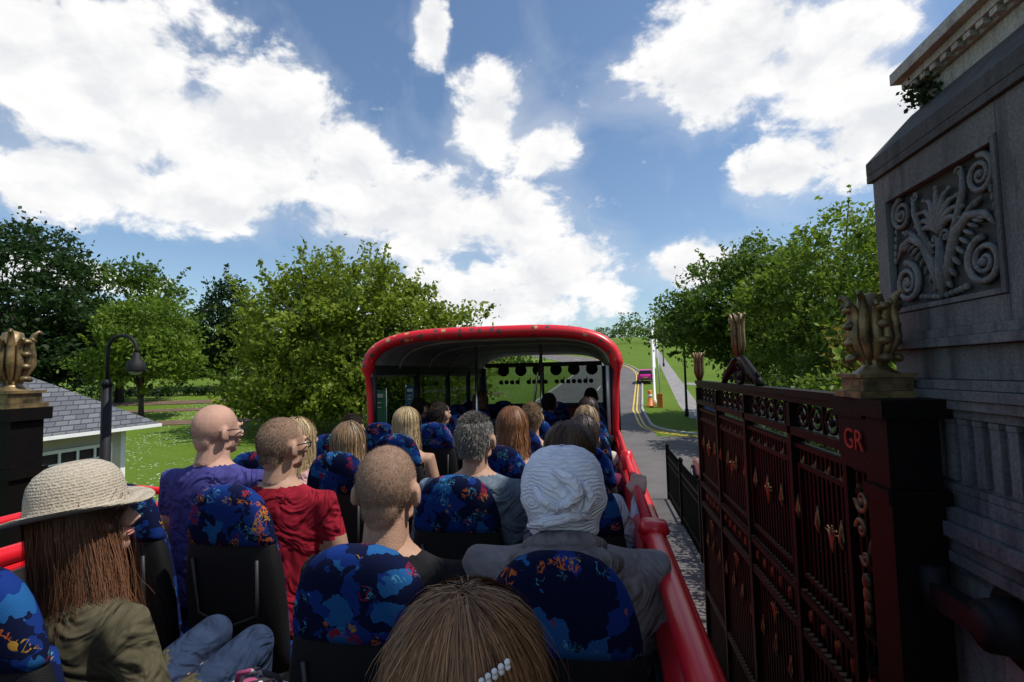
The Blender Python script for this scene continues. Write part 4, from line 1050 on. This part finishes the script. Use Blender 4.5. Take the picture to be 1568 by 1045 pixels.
b.lathe([(.0,.922),(.03,.921),(.058,.914),(.082,.898),(.098,.874),(.105,.848),(.108,.825),(.111,.806),(.122,.797),(.14,.793),(.158,.793),(.168,.796),(.171,.801),(.167,.803),(.155,.799),(.12,.801),(.10,.80)],(0,-.008,-.008),56,0,None,wob)
hb=b.obj('hat',[HATM],e_h); hb.matrix_world=TH_hat
WC,nt,bb=newmat('white_cap_fabric'); tc=nd(nt,'ShaderNodeTexCoord').outputs['Object']
wv=nd(nt,'ShaderNodeTexWave',wave_type='RINGS',rings_direction='X'); wv.inputs['Scale'].default_value=34; wv.inputs['Distortion'].default_value=5.5; wv.inputs['Detail'].default_value=1; wv.inputs['Detail Scale'].default_value=1.2
mp=nd(nt,'ShaderNodeMapping'); mp.inputs['Location'].default_value=(-.03,.09,-.76); nt.links.new(tc,mp.inputs[0]); nt.links.new(mp.outputs[0],wv.inputs['Vector'])
nt.links.new(mixc(nt,wv.outputs['Fac'],(.66,.67,.76),(.80,.80,.86)),bb.inputs['Base Color']); bb.inputs['Roughness'].default_value=.9
bp=nd(nt,'ShaderNodeBump'); bp.inputs['Strength'].default_value=.7; bp.inputs['Distance'].default_value=.004; nt.links.new(wv.outputs['Fac'],bp.inputs['Height']); nt.links.new(bp.outputs[0],bb.inputs['Normal'])
b=B()
def wob2(r,z,a):
    f=math.sin(min(1,max(0,(.90-z)/.20))*math.pi)
    k=1+f*(.035*math.sin(6*a+z*30)+.025*math.sin(11*a-z*50)+.02*math.sin(3*a+z*70)); sag=1+.12*max(0,-math.sin(a))*f
    return r*k*sag,z-.012*f*max(0,-math.sin(a))+.006*f*math.sin(5*a)
prof=[(.0,.890),(.03,.889),(.058,.880),(.080,.864),(.094,.842),(.103,.818),(.107,.795),(.107,.772),(.104,.750),(.098,.730),(.092,.712),(.089,.695),(.088,.680),(.085,.672),(.080,.680)]
b.lathe(prof,(0,-.008,0),72,0,None,wob2)
b.tube([(-.02,-.118,.84),(.015,-.132,.82),(.035,-.136,.79),(.01,-.138,.765),(-.02,-.128,.755)],[.006,.018,.020,.014,.006],10); b.tube([(-.085,-.07,.70),(-.04,-.115,.72),(.01,-.128,.735),(.06,-.105,.73)],[.008,.014,.014,.008],10)
b.tube([(.05,-.118,.81),(.065,-.11,.775),(.045,-.118,.735)],[.010,.015,.008],10); b.tube([(-.07,-.10,.80),(-.05,-.118,.77),(-.01,-.13,.75)],[.006,.013,.010],10)
o=b.obj('cap',[WC],e_c); o.matrix_world=TH_cap
b=B(); q=.03
b.tube([(-.13,-.05,.58+q),(-.08,-.11,.605+q),(0,-.135,.61+q),(.08,-.11,.605+q),(.13,-.05,.58+q)],[.02,.036,.042,.036,.02],12); b.tube([(-.09,-.04,.62+q),(-.05,-.09,.645+q),(0,-.105,.65+q),(.05,-.09,.645+q),(.09,-.04,.62+q)],[.018,.026,.028,.026,.018],12)
b.ell((0,-.04,.62+q),(.09,.08,.055))
o=b.obj('hood',[C_GRY],e_c); o.matrix_world=Matrix.Translation((-.10,1.34,3.74-.87))@Matrix.Rotation(R(4),4,'Z')
b=B()
for i in range(11):
    for j in range(2): b.ell((.006+.0068*i,-.116+.0022*i-.001*j,.812+.0042*i+.0062*j),(.0036,.0036,.0036),0,None,8,6)
o=b.obj('beaded_hairclip',[M('pearl',(.8,.79,.77),.2)],e_g); o.matrix_world=TH_g
e=empty('handbag'); m,nt,bb=newmat('bag_print'); tc=nd(nt,'ShaderNodeTexCoord').outputs['Object']
v=nd(nt,'ShaderNodeTexVoronoi'); v.inputs['Scale'].default_value=34; nt.links.new(tc,v.inputs['Vector']); sc=nd(nt,'ShaderNodeSeparateColor'); nt.links.new(v.outputs['Color'],sc.inputs[0])
c=mixc(nt,mr(nt,sc.outputs[0],.6,.62),(.02,.015,.02),(.55,.48,.48)); c=mixc(nt,mr(nt,sc.outputs[1],.78,.80),c,(.35,.06,.15)); nt.links.new(c,bb.inputs['Base Color']); bb.inputs['Roughness'].default_value=.7
b=B(); zb=-.02; xb=-.97
b.loft([(xb,1.36,2.86+zb,.09,.07),(xb,1.36,2.88+zb,.11,.09),(xb,1.36,3.0+zb,.12,.085),(xb,1.36,3.09+zb,.10,.05),(xb,1.36,3.11+zb,.09,.03)],24,0,None,2.6); b.tube([(xb-.08,1.36,3.08+zb),(xb-.06,1.35,3.14+zb),(xb,1.34,3.16+zb),(xb+.06,1.35,3.14+zb),(xb+.08,1.36,3.08+zb)],.008,8)
b.obj('bag',[m],e)
print('polys',sum(len(o.data.polygons) for o in bpy.data.objects if o.type=='MESH'))
